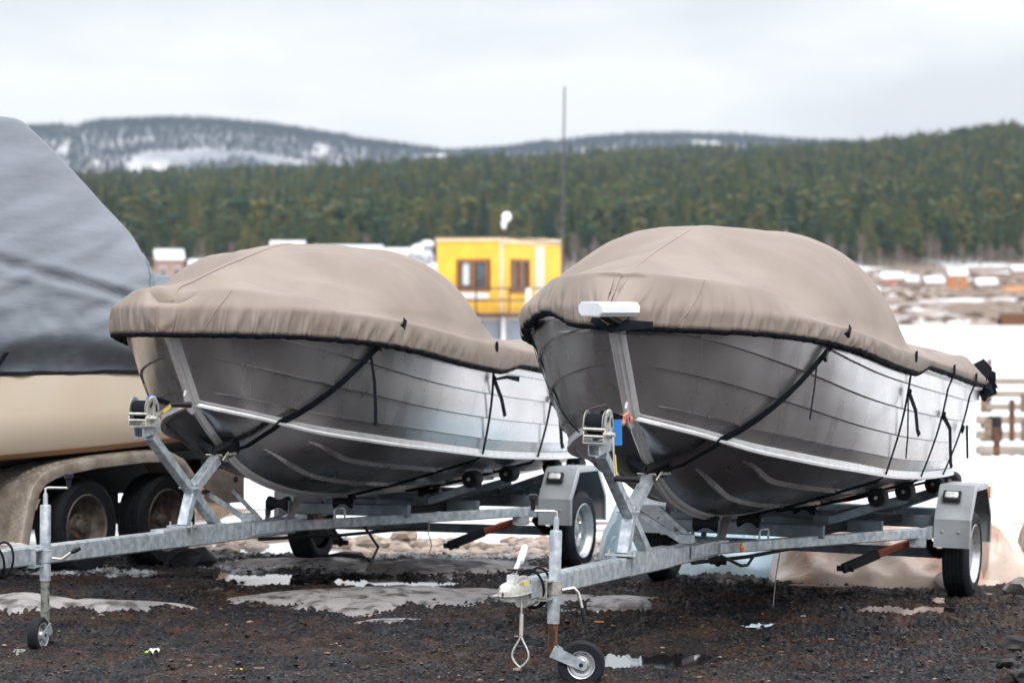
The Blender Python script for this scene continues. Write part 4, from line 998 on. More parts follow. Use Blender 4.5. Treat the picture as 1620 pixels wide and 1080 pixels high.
    mb = M1('black_plastic').lathe([(0, -.05), (.006, -.05), (.006, 0), (.016, 0), (.016, .02), (0, .02)], (3.0, -.31, .62), (1, 0, 0), 8); mb.lathe([(0, -.05), (.006, -.05), (.006, 0), (.016, 0), (.016, .02), (0, .02)], (2.9, .06, .50), (1, .2, 0), 8); part(mb, 'wing_bolt')
    # wheels, mudguards
    for s in (1, -1):
        add_wheel(t, base, (0, s * TW, .262), s); fender(t, base, s, not A)
    # winch post: upright, bow-rest strut and winch strut
    dx = -.37 if A else 0.0
    xb = 4.29 + dx; xw = 4.86 + dx * 1.05; xr_ = 3.86 + dx; zr = .885; zj = .70
    mb = M1(G).beam((xb + .02, 0, TZ0 + .065), (xb - .10, 0, zj), .060, .062, .005, up=(1, 0, 0)); mb.box((xb, 0, TZ0 + .068), (.15, .16, .010)); part(mb, 'winch_post')
    for sy in (-.068, .068):
        part(M1('zinc').rod([(xb + .05, sy, TZ0 + .03), (xb + .05, sy, TZ0 + .095)], .006, 6), 'u_bolt')
    part(M1(G).beam((xb - .10, 0, zj - .02), (xr_ + .02, 0, zr - .045), .060, .062, .005, up=(1, 0, 0), hollow=0), 'bow_rest_strut')
    part(M1(G).beam((xw - .09, 0, 1.005), (xb - .42, 0, TZ0 + .05), .056, .056, .005, up=(1, 0, 0)), 'winch_strut')
    mb = M1(G).box((xb - .085, .0, zj - .015), (.09, .085, .012)); mb.rod([(xb - .05, -.062, zj - .012), (xb - .05, .062, zj - .012)], .006, 6); part(mb, 'clamp')
    mb = M1(G).beam((xw + .05, 0, 1.025), (xw - .17, 0, 1.045), .060, .060, .005, hollow=.86); part(mb, 'winch_arm')
    # winch
    c = Vector((xw - .02, 0, 1.06)); wn_ = M1('zinc')
    for sy in (-.052, .052):
        vs = []
        for d in (-.0025, .0025):
            for a, b in ((.085, 0), (.085, .048), (.035, .095), (-.03, .105), (-.07, .05), (-.08, 0)): vs.append((c.x + a, sy + d, c.z + b))
        wn_.add(vs, [(0, 1, 2, 3, 4, 5), (11, 10, 9, 8, 7, 6)] + [(i, (i + 1) % 6, 6 + (i + 1) % 6, 6 + i) for i in range(6)])
    wn_.box((c.x, 0, c.z + .002), (.17, .11, .006)); wn_.rod([(c.x + .075, -.055, c.z + .035), (c.x + .075, .055, c.z + .035)], .008, 8); wn_.rod([(c.x + .07, -.055, c.z + .070), (c.x + .07, .055, c.z + .070)], .009, 8)
    w = part(wn_, 'winch')
    hub = Vector((c.x - .005, 0, c.z + .092))
    mb = M1('zinc'); 
    for sy in (-.062, .035): mb.lathe([(.018, 0), (.070, 0), (.072, .002), (.070, .004), (.018, .004)], (hub.x, sy, hub.z), (0, 1, 0), 32)
    part(mb, 'drum_flange', w); part(M1('black_web').lathe([(.0, -.056), (.052, -.056), (.052, .034), (0, .034)], hub, (0, 1, 0), 24), 'wound_strap', w)
    mb = M1('zinc'); vs = []; nt_ = 44
    prof = []
    for d in (.046, .056):
        for k in range(nt_ * 2):
            a = PI * k / nt_; r_ = .077 if k % 2 else .070; vs.append((hub.x + r_ * math.cos(a), d, hub.z + r_ * math.sin(a)))
    m_ = nt_ * 2; vs += [(hub.x, .046, hub.z), (hub.x, .056, hub.z)]
    mb.add(vs, [(k, (k + 1) % m_, m_ + (k + 1) % m_, m_ + k) for k in range(m_)] + [(2 * m_, (k + 1) % m_, k) for k in range(m_)] + [(2 * m_ + 1, m_ + k, m_ + (k + 1) % m_) for k in range(m_)])
    g = part(mb, 'gear', w, smooth=20)
    mb = M1('void_black')
    for a0 in (.3, 2.4, 4.5): mb.add([(hub.x + r_ * math.cos(a0 + q), .0575, hub.z + r_ * math.sin(a0 + q)) for r_, q in [(.050, k * .15) for k in range(8)] + [(.030, k * .15) for k in range(7, -1, -1)]], [tuple(range(16))])
    for k in range(10): mb.lathe([(0, 0), (.003, 0), (.003, .001), (0, .001)], (hub.x + .059 * math.cos(k * .63), .0565, hub.z + .059 * math.sin(k * .63)), (0, 1, 0), 6)
    part(mb, 'gear_opening', w)
    pin = Vector((c.x + .025, .064, c.z + .045)); part(M1('zinc').lathe([(.02, -.02), (.02, .01), (.012, .016), (.012, .03), (0, .03)], pin, (0, 1, 0), 10), 'crank_hub', w)
    if A: e = pin + Vector((-.15, .045, .075)); 
    else: e = pin + Vector((.02, .045, -.215))
    mid = pin.lerp(e, .35) + Vector((0, .012, 0)); part(M1('zinc').ribbon([pin + Vector((0, .022, 0)), mid, e], .020, (e - pin).cross(Vector((0, 1, 0))), .005), 'crank_arm', w)
    ca = (e - pin).normalized(); part(M1('yellow_tape').ribbon([pin.lerp(e, .45) + Vector((0, .0175, 0)), pin.lerp(e, .9) + Vector((0, .006, 0)) + Vector((0, .0035, 0))], .014, (e - pin).cross(Vector((0, 1, 0))), .002), 'warning_sticker', w)
    part(M1('black_plastic').lathe([(0, -.005), (.013, -.005), (.017, .004), (.014, .02), (.017, .035), (.0145, .05), (.017, .065), (.0145, .08), (.017, .095), (.018, .118), (.012, .125), (0, .125)], e, (0, 1, 0), 14), 'crank_handle', w)
    # winch strap to the bow eye
    eye = Vector((4.27 + (-.41 if A else 0) + .035, 0, 1.16)); st = hub + Vector((-.03, -.005, .045))
    if A:
        part(M1('blue_strap').ribbon([st + Vector((0, .0, 0)), st + Vector((-.09, 0, .015))], .05, (0, 0.3, 1), .004), 'winch_strap', w)
        part(M1('blue_strap').ribbon([st + Vector((-.05, .02, .03)), st + Vector((-.055, .022, -.05)), st + Vector((-.06, .02, -.125))], .038, (-.6, 1, 0), .003), 'strap_flap', w)
        part(M1('black_web').ribbon([st + Vector((-.09, 0, .015)), st.lerp(eye, .62)], .028, (0, 0.2, 1), .006), 'strap_sleeve', w)
        part(M1('orange_web').ribbon([st.lerp(eye, .60) + Vector((0, .004, 0)), eye], .026, (0, .2, 1), .01), 'strap_loop', w)
    else:
        part(M1('black_web').ribbon([st, st.lerp(eye, .35), st.lerp(eye, .78) + Vector((0, 0, -.005))], [.05, .05, .045], (0, .35, 1), .004), 'winch_strap', w)
        part(M1('blue_strap').ribbon([st.lerp(eye, .50) + Vector((0, .014, -.01)), st.lerp(eye, .52) + Vector((0, .018, -.14))], .056, (-.6, 1, 0), .003), 'strap_flap', w)
        p_ = st.lerp(eye, .80); mb = M1('pink_web'); mb.ribbon([p_, p_.lerp(eye, .6) + Vector((0, .01, .02)), eye], [.03, .035, .025], (0, .3, 1), .012); mb.blob(eye + Vector((-.03, .012, .0)), .018, 3, 1, (1, .6, 1)); mb.blob(p_ + Vector((.01, .01, -.02)), .02, 5, 1, (1.2, .6, .8)); part(mb, 'strap_loop', w)
    # V-shaped rubber bow rest
    d = Vector((.41, 0, .53)).normalized(); cr = Vector((xr_, 0, zr)); mb = M1('rubber')
    # stem slope here
    sl = Vector((.84, 0, .54)); sl.normalize(); nn = Vector((sl.z, 0, -sl.x))
    for s in (1, -1):
        a = cr + Vector((0, s * .004, 0)); b = cr + Vector((-.025, s * .115, .055)); vs = []
        for q in (a, b):
            for k1, k2 in ((-.055, 0), (.055, 0), (.055, .045), (-.055, .045)): vs.append(q + sl * k1 + nn * k2)
        mb.add(vs, [(0, 1, 2, 3), (7, 6, 5, 4), (0, 4, 5, 1), (1, 5, 6, 2), (2, 6, 7, 3), (3, 7, 4, 0)])
    part(mb, 'bow_rest')
    mb = M1('zinc').beam(cr + Vector((.01, .045, -.055)), cr + Vector((-.02, .085, .02)), .008, .045, .002, up=(1, 0, 0)); mb.rod([cr + Vector((-.01, .035, -.02)), cr + Vector((-.01, .115, -.01))], .009, 8); mb.box(cr + Vector((.01, 0, -.038)), (.09, .10, .007), Matrix.Rotation(-.5, 3, 'Y')); part(mb, 'rest_bracket')
    # coupling head
    if True:
        cx = 6.0
        rows = []
        for x, w_, zt_, zb in ((6.02, .034, .065, -.02), (6.10, .036, .062, -.02), (6.18, .038, .055, -.018), (6.24, .042, .05, -.012), (6.30, .038, .042, -.010), (6.335, .022, .028, -.010), (6.345, .004, .012, -.010)):
            rows.append([(x, w_ * a, TZ0 + .012 + (zb + (zt_ - zb) * b)) for a, b in ((-1, 0), (-1, .55), (-.75, .88), (-.3, 1), (.3, 1), (.75, .88), (1, .55), (1, 0))])
        mb = M1('zinc').grid(rows); fl = [[(x, w_ * 1.45 * a, TZ0 + .002 + e) for a in (-1, 1)] for x, w_, e in ((6.02, .036, 0), (6.24, .044, 0), (6.31, .042, 0), (6.35, .028, 0), (6.368, .006, 0))]
        mb.grid(fl); mb.grid([[(a, b, c_ - .005) for a, b, c_ in r_] for r_ in fl]); mb.beam((6.05, 0, TZ0 - .035), (5.86, 0, TZ0 - .03), .06, .07, .01); cp = part(mb, 'coupling_head')
        mb = M1('bright_alu').beam((6.22, 0, TZ0 + .068), (6.10, 0, TZ0 + .15), .020, .022, .006); mb.lathe([(0, -.045), (.017, -.04), (.019, 0), (.018, .055), (.012, .062), (0, .062)], (6.06, 0, TZ0 + .172), (-.62, 0, .55), 12); mb.box((6.20, 0, TZ0 + .075), (.07, .035, .035)); part(mb, 'coupling_handle', cp)
        part(M1('black_plastic').box((6.17, 0, TZ0 + .115), (.085, .05, .008)), 'handle_guard', cp)
        for k, (x, tl) in enumerate(((5.90 - (.13 if A else 0), .03), (5.80 - (.13 if A else 0), -.02))):
            part(M1('black_web').rod([(x + tl * math.sin(a), .062 * math.cos(a), TZ0 + .005 + .092 * math.sin(a)) for a in [2 * PI * q / 26 for q in range(26)]], .0065, 7, closed=True), 'cable_loop', cp)
        part(M1('yellow_tape').box((6.13, .0445, TZ0 + .052), (.055, .002, .02)), 'rating_plate', cp)
        if A: cp.location.x += .42
        # breakaway cable hanging in a loop
        if not A:
            z = TZ0 - .015; pts = [(6.17, .03, z), (6.16, .035, z - .06), (6.155, .035, z - .14)]
            mb = M1('wire').rod(pts, .004, 6); mb.rod([(6.12, .02, z), (6.14, .03, z - .05), (6.155, .035, z - .10)], .003, 6); mb.rod([(6.155, .035, z - .075), (6.155, .035, z - .175)], .009, 8)
            lp = [(6.155, .035, z - .17)] + [(6.155 + .011 * math.sin(a) * 1.0, .035 + .036 * math.sin(a) * (.45 + .55 * (k / 16)) , z - .175 - .17 * k / 16) for k, a in [(k, PI * k / 16) for k in range(17)]]
            L1 = [(6.155, .035 + .040 * math.sin(PI * min(1, k / 22) ** 1.5) , z - .17 - .155 * k / 22) for k in range(23)]
            L2 = [(6.155, .035 - .040 * math.sin(PI * min(1, k / 22) ** 1.5) , z - .17 - .155 * k / 22) for k in range(23)]
            mb.rod(L1, .0045, 6); mb.rod(L2, .0045, 6); part(mb, 'breakaway_cable', cp)
    # jockey wheel with its tube, clamp and crank
    jx, jy = (5.78, .085) if A else (5.805, .085)
    zt0 = .705; zg = .03 if A else .108
    tube = 'old_steel' if A else 'rust'
    jt = M1('galvanised').lathe([(0, .0), (.026, .0), (.029, -.008), (.029, -.40 if A else -.44), (.024, -.40 if A else -.44)], (jx, jy, zt0 - .02), (0, 0, 1), 20); jt.lathe([(0, .065), (.010, .062), (.013, .045), (.013, 0)], (jx, jy, zt0 - .02), (0, 0, 1), 12)
    jk = part(jt, 'jockey_tube')
    part(M1(tube).lathe([(.0235, 0), (.0235, zt0 - .42 - zg), (0, zt0 - .42 - zg)], (jx, jy, zg - .0), (0, 0, 1), 18), 'inner_tube', jk)
    R3 = P.to_3x3(); wx = R3.transposed() @ Vector((1, 0, 0)); wx.z = 0; wx.normalize()
    side = wx if not A else (R3.transposed() @ Vector((1, .15, 0))).normalized(); side.z = 0
    top = Vector((jx, jy, zt0 + .03))
    part(M1('zinc').rod([top + Vector((0, 0, .01)), top + Vector((0, 0, .035)), top + Vector((0, 0, .04)) + side * (-.012 if not A else .012), top + Vector((0, 0, .038)) + side * (-.11 if not A else .12)], .0065, 8), 'crank', jk)
    kp = top + Vector((0, 0, .040)) + side * (-.112 if not A else .122); part(M1('black_plastic').lathe([(.010, 0), (.013, .03), (.014, .045), (.024, .052), (.024, .072), (.018, .078), (0, .078)], kp, (0, 0, 1), 12), 'crank_knob', jk)
    mb = M1('galvanised' if A else 'zinc'); mb.lathe([(.036, -.032), (.036, .032), (.030, .034)], (jx, jy, TZ0 + .01), (0, 0, 1), 18)
    for dz_ in (.045, -.040): mb.box((jx + .03, jy - .03, TZ0 + dz_), (.12, .07, .008))
    mb.box((jx + .085, jy - .036, TZ0), (.010, .05, .10)); part(mb, 'clamp', jk)
    hs = Vector((jx, jy + .04, TZ0 + .0)); hd = wx
    if A: hp = [hs, hs + hd * .05 + Vector((0, 0, -.005)), hs + hd * .10 + Vector((0, 0, .03))]; he = hs + hd * .15 + Vector((0, 0, .055))
    else: hp = [hs, hs + hd * .055 + Vector((0, 0, .012)), hs + hd * .075 + Vector((0, 0, -.01)), hs + hd * .095 + Vector((0, 0, -.08))]; he = hs + hd * .11 + Vector((0, 0, -.15))
    part(M1('zinc').rod(hp, .0075, 8), 'clamp_lever', jk); part(M1('black_plastic').rod([hp[-1], hp[-1].lerp(he, .5), he], [.009, .013, .010], 8), 'lever_grip', jk)
    if A: tr_ = Vector((1, .05, 0)).normalized(); ax = Vector((-.05, 1, 0)).normalized(); hub = Vector((jx + .07, jy, zg - .025)); R_ = .095
    else: tr_ = wx; ax = Vector((0, 0, 1)).cross(tr_); ax = ax if ax.x > 0 else -ax; hub = Vector((jx, jy, zg)) + wx * .138 + Vector((0, 0, -.052)); R_ = .112
    if not A: ax = (ax + tr_ * -.05).normalized()
    jw = part(M1('rubber').lathe([(.062, -.02), (.068, -.026), (R_ * .9, -.028), (R_, -.020), (R_, .020), (R_ * .9, .028), (.068, .026), (.062, .02)], hub, ax, 40), 'jockey_tyre', jk)
    part(M1('rim_silver').lathe([(.066, .026), (.066, .030), (.060, .026), (.056, .006), (.044, .004), (.040, .012), (.026, .014), (.020, .032), (0, .032)], hub, ax, 32), 'jockey_rim', jk)
    part(M1('rim_silver').lathe([(.066, -.026), (.060, -.026), (.056, -.006), (.02, -.01), (0, -.032)], hub, ax, 24), 'jockey_rim', jk)
    f0 = Vector((jx, jy, zg + .01)); mb = M1('galvanised')
    for s_ in (1, -1):
        o_ = ax * s_ * .036; dd = (hub - f0); u_ = Vector((0, 0, 1)) - dd.normalized() * dd.normalized().z; u_.normalize()
        a = f0 + o_ + tr_ * -.0; b = hub + o_ + dd.normalized() * .022
        vs = [];
        for yy in (-.003, .003):
            for p_, k in ((a, .030), (b, .022), (b + dd.normalized() * .008, 0), (b, -.022), (a, -.030)): vs.append(p_ + u_ * k + ax * yy)
        mb.add(vs, [(0, 1, 2, 3, 4), (9, 8, 7, 6, 5)] + [(i, (i + 1) % 5, 5 + (i + 1) % 5, 5 + i) for i in range(5)])
    part(mb, 'fork', jk); part(M1('void_black').lathe([(0, .0), (.010, .0), (.010, .002), (0, .002)], hub + ax * .0395, ax, 12), 'axle_hole', jk)
    # ratchet straps dangling from the frame
    mb = M1('strap_grey'); rb = Vector((2.55, .10, .58)); mb.ribbon([rb, rb + Vector((.06, .0, -.06)), rb + Vector((.10, -.01, -.12))], .055, (0, 1, .3), .004); part(mb, 'ratchet_strap')
    mb = M1('strap_grey'); rb = Vector((1.55, .55, .40)) if A else Vector((2.10, .30, .37)); mb.ribbon([rb, rb + Vector((.02, .0, -.08)), rb + Vector((.01, .02, -.16)), rb + Vector((.03, .0, -.235))] if A else [rb, rb + Vector((.08, .0, -.12)), rb + Vector((.22, .02, -.30))], .03, (1, .3, 0), .004); part(mb, 'hanging_strap')
    if not A:
        o = M1('amber_lens').lathe([(0, .012), (.014, .010), (.018, 0)], (2.47, .165, TZ0 - .0), (.32, .95, 0), 16); o.v = [(a, b, TZ0 + (c_ - TZ0) * 1.6) for a, b, c_ in o.v]; part(o, 'side_reflector')
        mb = M1('rubber').rod([(2.75, .12, TZ0 - .03), (2.6, .2, TZ0 - .09), (2.45, .2, TZ0 - .095), (2.3, .2, TZ0 - .05)], .009, 6); part(mb, 'light_cable')
    else:
        mb = M1('rubber').rod([(2.0, .3, TZ0 - .03), (1.9, .35, TZ0 - .16), (2.0, .32, TZ0 - .30)], .009, 6); part(mb, 'light_cable')
    return t

boatA = make_boat(POSE_A, -.41, 'left aluminium boat whose dark ribbed hull reflects the beige yacht beside it')
boatB = make_boat(POSE_B, 0.0, 'right aluminium boat with its grey ribbed port side turned to the view')
coverA = make_cover(POSE_A, -.41, 'taupe canvas cover over the left aluminium boat, dipping between two bow peaks', 'A')
coverB = make_cover(POSE_B, 0.0, 'taupe canvas cover over the right aluminium boat behind the white bow box', 'B')
trailerA = make_trailer(POSE_A, 'galvanised trailer under the left boat, its jockey wheel at the left edge', 'A')
trailerB = make_trailer(POSE_B, 'galvanised trailer under the right boat, coupling head pointing at the middle', 'B')
# white octagonal box on the bow of the right boat
base = Vector((4.75, .005, 1.722))
t = thing('bow_box', 'white octagonal metal box sticking out over the bow of the right boat', 'bow fitting', POSE_B @ Matrix.Translation(base) @ Matrix.Rotation(math.radians(-26), 4, 'Z'))
prof = [(a, b) for a, b in ((-.080, -.015), (-.060, -.036), (.060, -.036), (.080, -.015), (.080, .015), (.060, .036), (-.060, .036), (-.080, .015))]
M1('white_alu').prism(prof, (.13, 0, 0), (-.15, 0, .004)).build('housing', t)
M1('canvas_pale').prism([(a * .93, b * .86) for a, b in prof], (.1335, 0, 0), (.13, 0, 0)).build('end_plate', t)
M1('black_plastic').beam((.02, 0, -.034), (-.10, 0, -.075), .06, .03, .006).build('mounting_foot', t)

# ================================================================ BIG COVERED YACHT ON A TANDEM TRAILER (left edge)
YY = math.radians(32)                        # heading, same sense as the small boats
ORG = Vector((-3.10, 25.25, 0.0))
MC = pose(YY, 0, 0, ORG)                     # x forward, y port (towards the view)
def c_at(px, py, y):
    """local point on the plane y = const seen at a photograph pixel"""
    Mi = MC.inverted(); o = Mi @ Vector((0, 0, EYE)); d = (Mi.to_3x3() @ (spot(px, py, 10) - Vector((0, 0, EYE))))
    return o + d * ((y - o.y) / d.y)
base = Vector((0, -1.0, .75))
yacht = thing('motor_yacht', 'big beige-hulled boat at the left edge under a tall grey cover', 'yacht', MC @ Matrix.Translation(base))
HP = .55                                     # hull side stands this far towards the view from the wheel centreline
mb = M1('beige_gelcoat'); rows = []
ke = pchip([-3.2, -1.5, 0, 2.5], [.92, .86, .80, .74]); she = pchip([-3.2, -1.5, 0, 2.5], [1.29, 1.30, 1.315, 1.33])
for x in np.linspace(-3.0, 2.4, 50):
    z0 = float(ke(x)); z1 = float(she(x)); out = .05 * (x > -9)
    rows.append([(x, HP - .018, z0), (x, HP - .015, z0), (x, HP + .0, z0 + .012), (x, HP + .012, z0 + (z1 - z0) * .5), (x, HP + .010, z1 - .03), (x, HP + .0, z1 - .028), (x, HP - .2, z1 - .028)])
mb.grid(rows); mb.build('hull', yacht, base, smooth=50)
M1('dark_frame').grid([[(x, -2.2, float(ke(x)) - .12), (x, -.9, float(ke(x)) - .35), (x, HP - .35, float(ke(x)) - .10), (x, HP - .02, float(ke(x)) - .002)] for x in np.linspace(-3.0, 2.4, 20)]).build('bottom', yacht, base)
mb = M1('beige_gelcoat'); q = rows[0]; mb.add([q[i] for i in range(7)] + [(q[0][0], -2.3, q[6][2]), (q[0][0], -2.3, q[0][2])], [tuple(range(9))]); mb.build('transom', yacht, base)
mb = M1('brown_stripe'); mb.grid([[(x, HP - .012, float(ke(x)) - .008), (x, HP + .003, float(ke(x)) + .013), (x, HP + .0055, float(ke(x)) + .026)] for x in np.linspace(-3.0, 2.4, 30)]); mb.build('waterline_stripe', yacht, base)
# grey cover: tall over the wheelhouse, falling aft
cov = thing('yacht_cover', 'tall wrinkled grey tarpaulin cover sloping down over the beige yacht', 'boat cover', MC @ Matrix.Translation(base))
top = [(c_at(px, py, HP - (.10 if px > 240 else .24)).x, c_at(px, py, HP - .24).z) for px, py in ((310, 440), (275, 436), (250, 430), (203, 370), (158, 316), (117, 270), (106, 258), (52, 204), (36, 190), (20, 184), (-20, 182), (-160, 186))]
top = sorted(top); zt_f = pchip([top[0][0] - .9] + [a for a, _ in top] + [top[-1][0] + .6], [top[0][1] - .12] + [b_ for _, b_ in top] + [top[-1][1]])
xs = np.linspace(top[0][0] - .9, 2.4, 220); rows = []
for x in xs:
    zt_ = float(zt_f(x)); zb = float(she(x)) - .015; r_ = []
    H_ = zt_ - zb
    for k in range(60):
        t_ = k / 59
        if t_ < .82:
            v = t_ / .82; z = zb + H_ * (v ** 1.0); y = HP + .015 + .15 * float(sstep(0, .17, v)) - .46 * (max(0, v - .1) ** 1.2) * min(1, H_ / 1.0) - .12 * v * (1 - min(1, H_ / 1.0))
        else:
            v = (t_ - .82) / .18; z = zt_ + .02 * v; y0 = HP + .165 - .46 * .9 ** 1.2 * min(1, H_ / 1.0) - .12 * (1 - min(1, H_ / 1.0)); y = y0 - (y0 + 1.0 + HP * 0) * v
        r_.append((x, y, z))
    rows.append(r_)
R = np.array(rows); n_ = R[..., 0] * 0
V = np.linspace(0, 1, 60)[None, :]; XX, ZZ = R[..., 0], R[..., 2]
wr = (vnoise(XX * .6 + ZZ * .3, ZZ * 6.5 + XX * 1.5, 301, 3, 2.0, .45) - .5) * .10 * sstep(.02, .2, V) * (1 - sstep(.66, .84, V))
wr += (vnoise(XX * 3 + 3, ZZ * 5, 305, 3) - .5) * .07 * (1 - sstep(.15, .32, V))
cre = np.abs((ZZ - 1.78 - .17 * (XX + .2))); wr -= .032 * np.exp(-(cre / .03) ** 2) * sstep(-2.2, -1.2, XX) * (1 - .5 * sstep(.4, 1.4, XX)) - .02 * np.exp(-((cre - .06) / .04) ** 2)
R[..., 1] += wr; R[:, 0, 2] += (vnoise(xs * 3, xs * 0, 9, 2) - .5) * .015
M1('canvas_grey').grid(R).build('canvas', cov, base, smooth=180)
Q_ = R[:, 0].copy(); M1('dark_frame').grid(np.stack([Q_ + (0, .004, .012), Q_ + (0, .004, -.012), Q_ + (0, -.02, -.016)], 1)).build('hem', cov, base)
jx_ = int(np.argmin(np.abs(xs - c_at(130, 300, HP - .5).x))); M1('canvas_grey').ribbon([tuple(R[min(219, jx_ - int(k * .25)), k] + (0, .006, 0)) for k in range(6, 48)], .014, (1, 0, 0), .004).build('seam', cov, base)
p0 = c_at(8, 562, HP + .09); M1('black_web').ribbon([p0 + Vector((-.03, 0, .03)), p0, p0 + Vector((.06, 0, -.06)), p0 + Vector((.1, 0, -.12))], .03, (1, 0, 0), .004).build('tie_strap', cov, base)

# its tandem trailer
tt = thing('tandem_trailer', 'rusty tandem-axle trailer with a long treadplate mudguard under the beige yacht', 'boat trailer', MC)
def big_wheel(c):
    w = bpy.data.objects.new('wheel', None); COL.objects.link(w); w.parent = tt; w.location = c
    M1('rubber').lathe([(.20, -.08), (.215, -.095), (.28, -.105), (.305, -.092), (.312, -.07)] + [q for yy in (-.05, -.017, .017, .05) for q in ((.312, yy - .012), (.312, yy + .012), (.304, yy + .014), (.304, yy + .019))] + [(.312, .07), (.305, .092), (.28, .105), (.215, .095), (.20, .08)], (0, 0, 0), (0, 1, 0), 56).build('tyre', w)
    M1('rim_rusty').lathe([(.205, .085), (.212, .092), (.205, .098), (.192, .085), (.185, .04), (.165, .0), (.10, -.01), (.08, .03), (.045, .035), (.04, .06), (0, .06)], (0, 0, 0), (0, 1, 0), 40).build('rim', w)
    mb = M1('rust')
    for k in range(5): mb.lathe([(0, .05), (.012, .045), (.014, .02)], (.07 * math.cos(k * 1.257), 0, .07 * math.sin(k * 1.257)), (0, 1, 0), 6)
    mb.build('wheel_nuts', w)
for x in (.20, -.66): big_wheel((x, .45, .305))
mb = M1('treadplate')
lipp = [c_at(px, py, .62) for px, py in ((46, 862), (51, 830), (56, 802), (63, 780), (74, 765), (88, 757), (107, 750), (156, 740), (230, 731), (270, 730), (288, 740), (302, 760), (314, 790), (320, 812))]
pf = [(p.x, p.z) for p in lipp]

rows = []
for i, (x, z) in enumerate(pf):
    a_ = pf[max(0, i - 1)]; b2_ = pf[min(len(pf) - 1, i + 1)]; dd = Vector((b2_[0] - a_[0], 0, b2_[1] - a_[1])).normalized(); nn = Vector((dd.z, 0, -dd.x)); nn = nn if (nn.x * (x + .2) + nn.z * .6) > 0 else -nn
    q0 = Vector((x, .62, z)); rows.append([tuple(q0 + nn * .075 + Vector((0, -.40, 0))), tuple(q0 + nn * .075 + Vector((0, -.035, 0))), tuple(q0 + nn * .065 + Vector((0, -.010, 0))), tuple(q0 + nn * .045), tuple(q0), tuple(q0 + Vector((0, -.012, 0)))])
mb.grid(rows); pf = [(r_[1][0], r_[1][2]) for r_ in rows]
f_ = mb.build('mudguard', tt, smooth=40)


mb = M1('treadplate')
for i in range(40):
    s_ = i / 39; L_ = s_ * (len(pf) - 4.01); a = int(L_); f2 = L_ - a; x = pf[a][0] * (1 - f2) + pf[a + 1][0] * f2; z = pf[a][1] * (1 - f2) + pf[a + 1][1] * f2
    d = Vector((pf[a + 1][0] - pf[a][0], 0, pf[a + 1][1] - pf[a][1])).normalized(); nn = Vector((d.z, 0, -d.x)); nn = nn if nn.z > 0 or nn.x > .5 else -nn
    for j in range(8):
        y = .27 + j * .043 + (i % 2) * .02; an = .8 if (i + j) % 2 else -.8; e = d * math.cos(an) * .013 + Vector((0, 1, 0)) * math.sin(an) * .013; wv = d * math.sin(-an) * .003 + Vector((0, 1, 0)) * math.cos(an) * .003; c = Vector((x, y, z)) + nn * .0005
        mb.add([c - e, c - wv, c + e, c + wv, c + nn * .003], [(0, 1, 4), (1, 2, 4), (2, 3, 4), (3, 0, 4)])
mb.build('tread_pattern', f_)['kind'] = 'stuff'
mb = M1('dark_frame').beam((3.5, -.15, .50), (-2.2, -.15, .56), .08, .14); mb.beam((3.5, -1.7, .50), (-2.2, -1.7, .56), .08, .14); part_ = mb.build('chassis_rail', tt)
mb = M1('dark_frame'); mb.box((-.2, -.15, .62), (3.4, .5, .30)); mb.beam((.18, -1.9, .31), (.18, .4, .31), .07, .07); mb.beam((-.60, -1.9, .31), (-.60, .4, .31), .07, .07); mb.build('axle_frame', tt)
mb = M1('dark_frame').box((-.21, .40, .40), (.34, .05, .07)); mb.box((-.21, .42, .47), (.09, .05, .09)); mb.build('leaf_spring', tt)
M1('wood_grey').box((-1.42, .45, .50), (.16, .22, .22)).build('rear_bracket', tt)
for dz_ in (-.05, .05): M1('void_black').lathe([(0, 0), (.022, 0), (.022, .004), (0, .004)], (-1.40, .562, .50 + dz_), (0, 1, 0), 10).build('bolt_hole', tt)
mb = M1('rubber').box((-1.55, .05, .62), (.12, .3, .10)).build('rear_roller', tt)
mb = M1('galvanised_dark').box((.95, .12, .44), (.20, .16, .05)); mb.build('step_plate', tt)
for x in (-1.25,):
    M1('rubber').lathe([(.20, -.08), (.28, -.09), (.30, 0), (.28, .09), (.20, .08), (0, .07)], (x - .05, -1.75, .30), (0, 1, 0), 30).build('far_tyre', tt)

# pale covered boat behind
wb = thing('covered_boat', 'pale white covered boat just showing between the grey cover and the taupe cover', 'boat', loc=(-3.05, 31.5, 0))
rows = []
for x in np.linspace(-1.4, 1.5, 30):
    u_ = (x + 1.4) / 2.9; zz = 2.02 - .30 * abs(x + .2) ** 1.9 - .1 * (x > .6) * (x - .6); rows.append([(x, -.9 + .0 * k, 1.1 + (max(zz, 1.12) - 1.1) * math.sin(PI * .5 * min(1, k / 9))) if False else (x, -.9 * math.cos(PI * k / 18) , 1.1 + (max(zz, 1.12) - 1.1) * math.sin(PI * k / 18) ** .7) for k in range(19)])
M1('canvas_pale').grid(rows).build('cover', wb)
mb = M1('white_paint'); mb.grid([[(x, -.9 * w, 1.12), (x, -.75 * w, .75), (x, 0, .5), (x, .75 * w, .75), (x, .9 * w, 1.12)] for x, w in ((-1.6, .7), (-1, 1), (.5, 1), (1.2, .7), (1.7, .1))]); mb.build('hull', wb)
for x in (-.9, .6): M1('wood').box((x, 0, .25), (.2, 1.0, .5)).build('keel_block', wb)

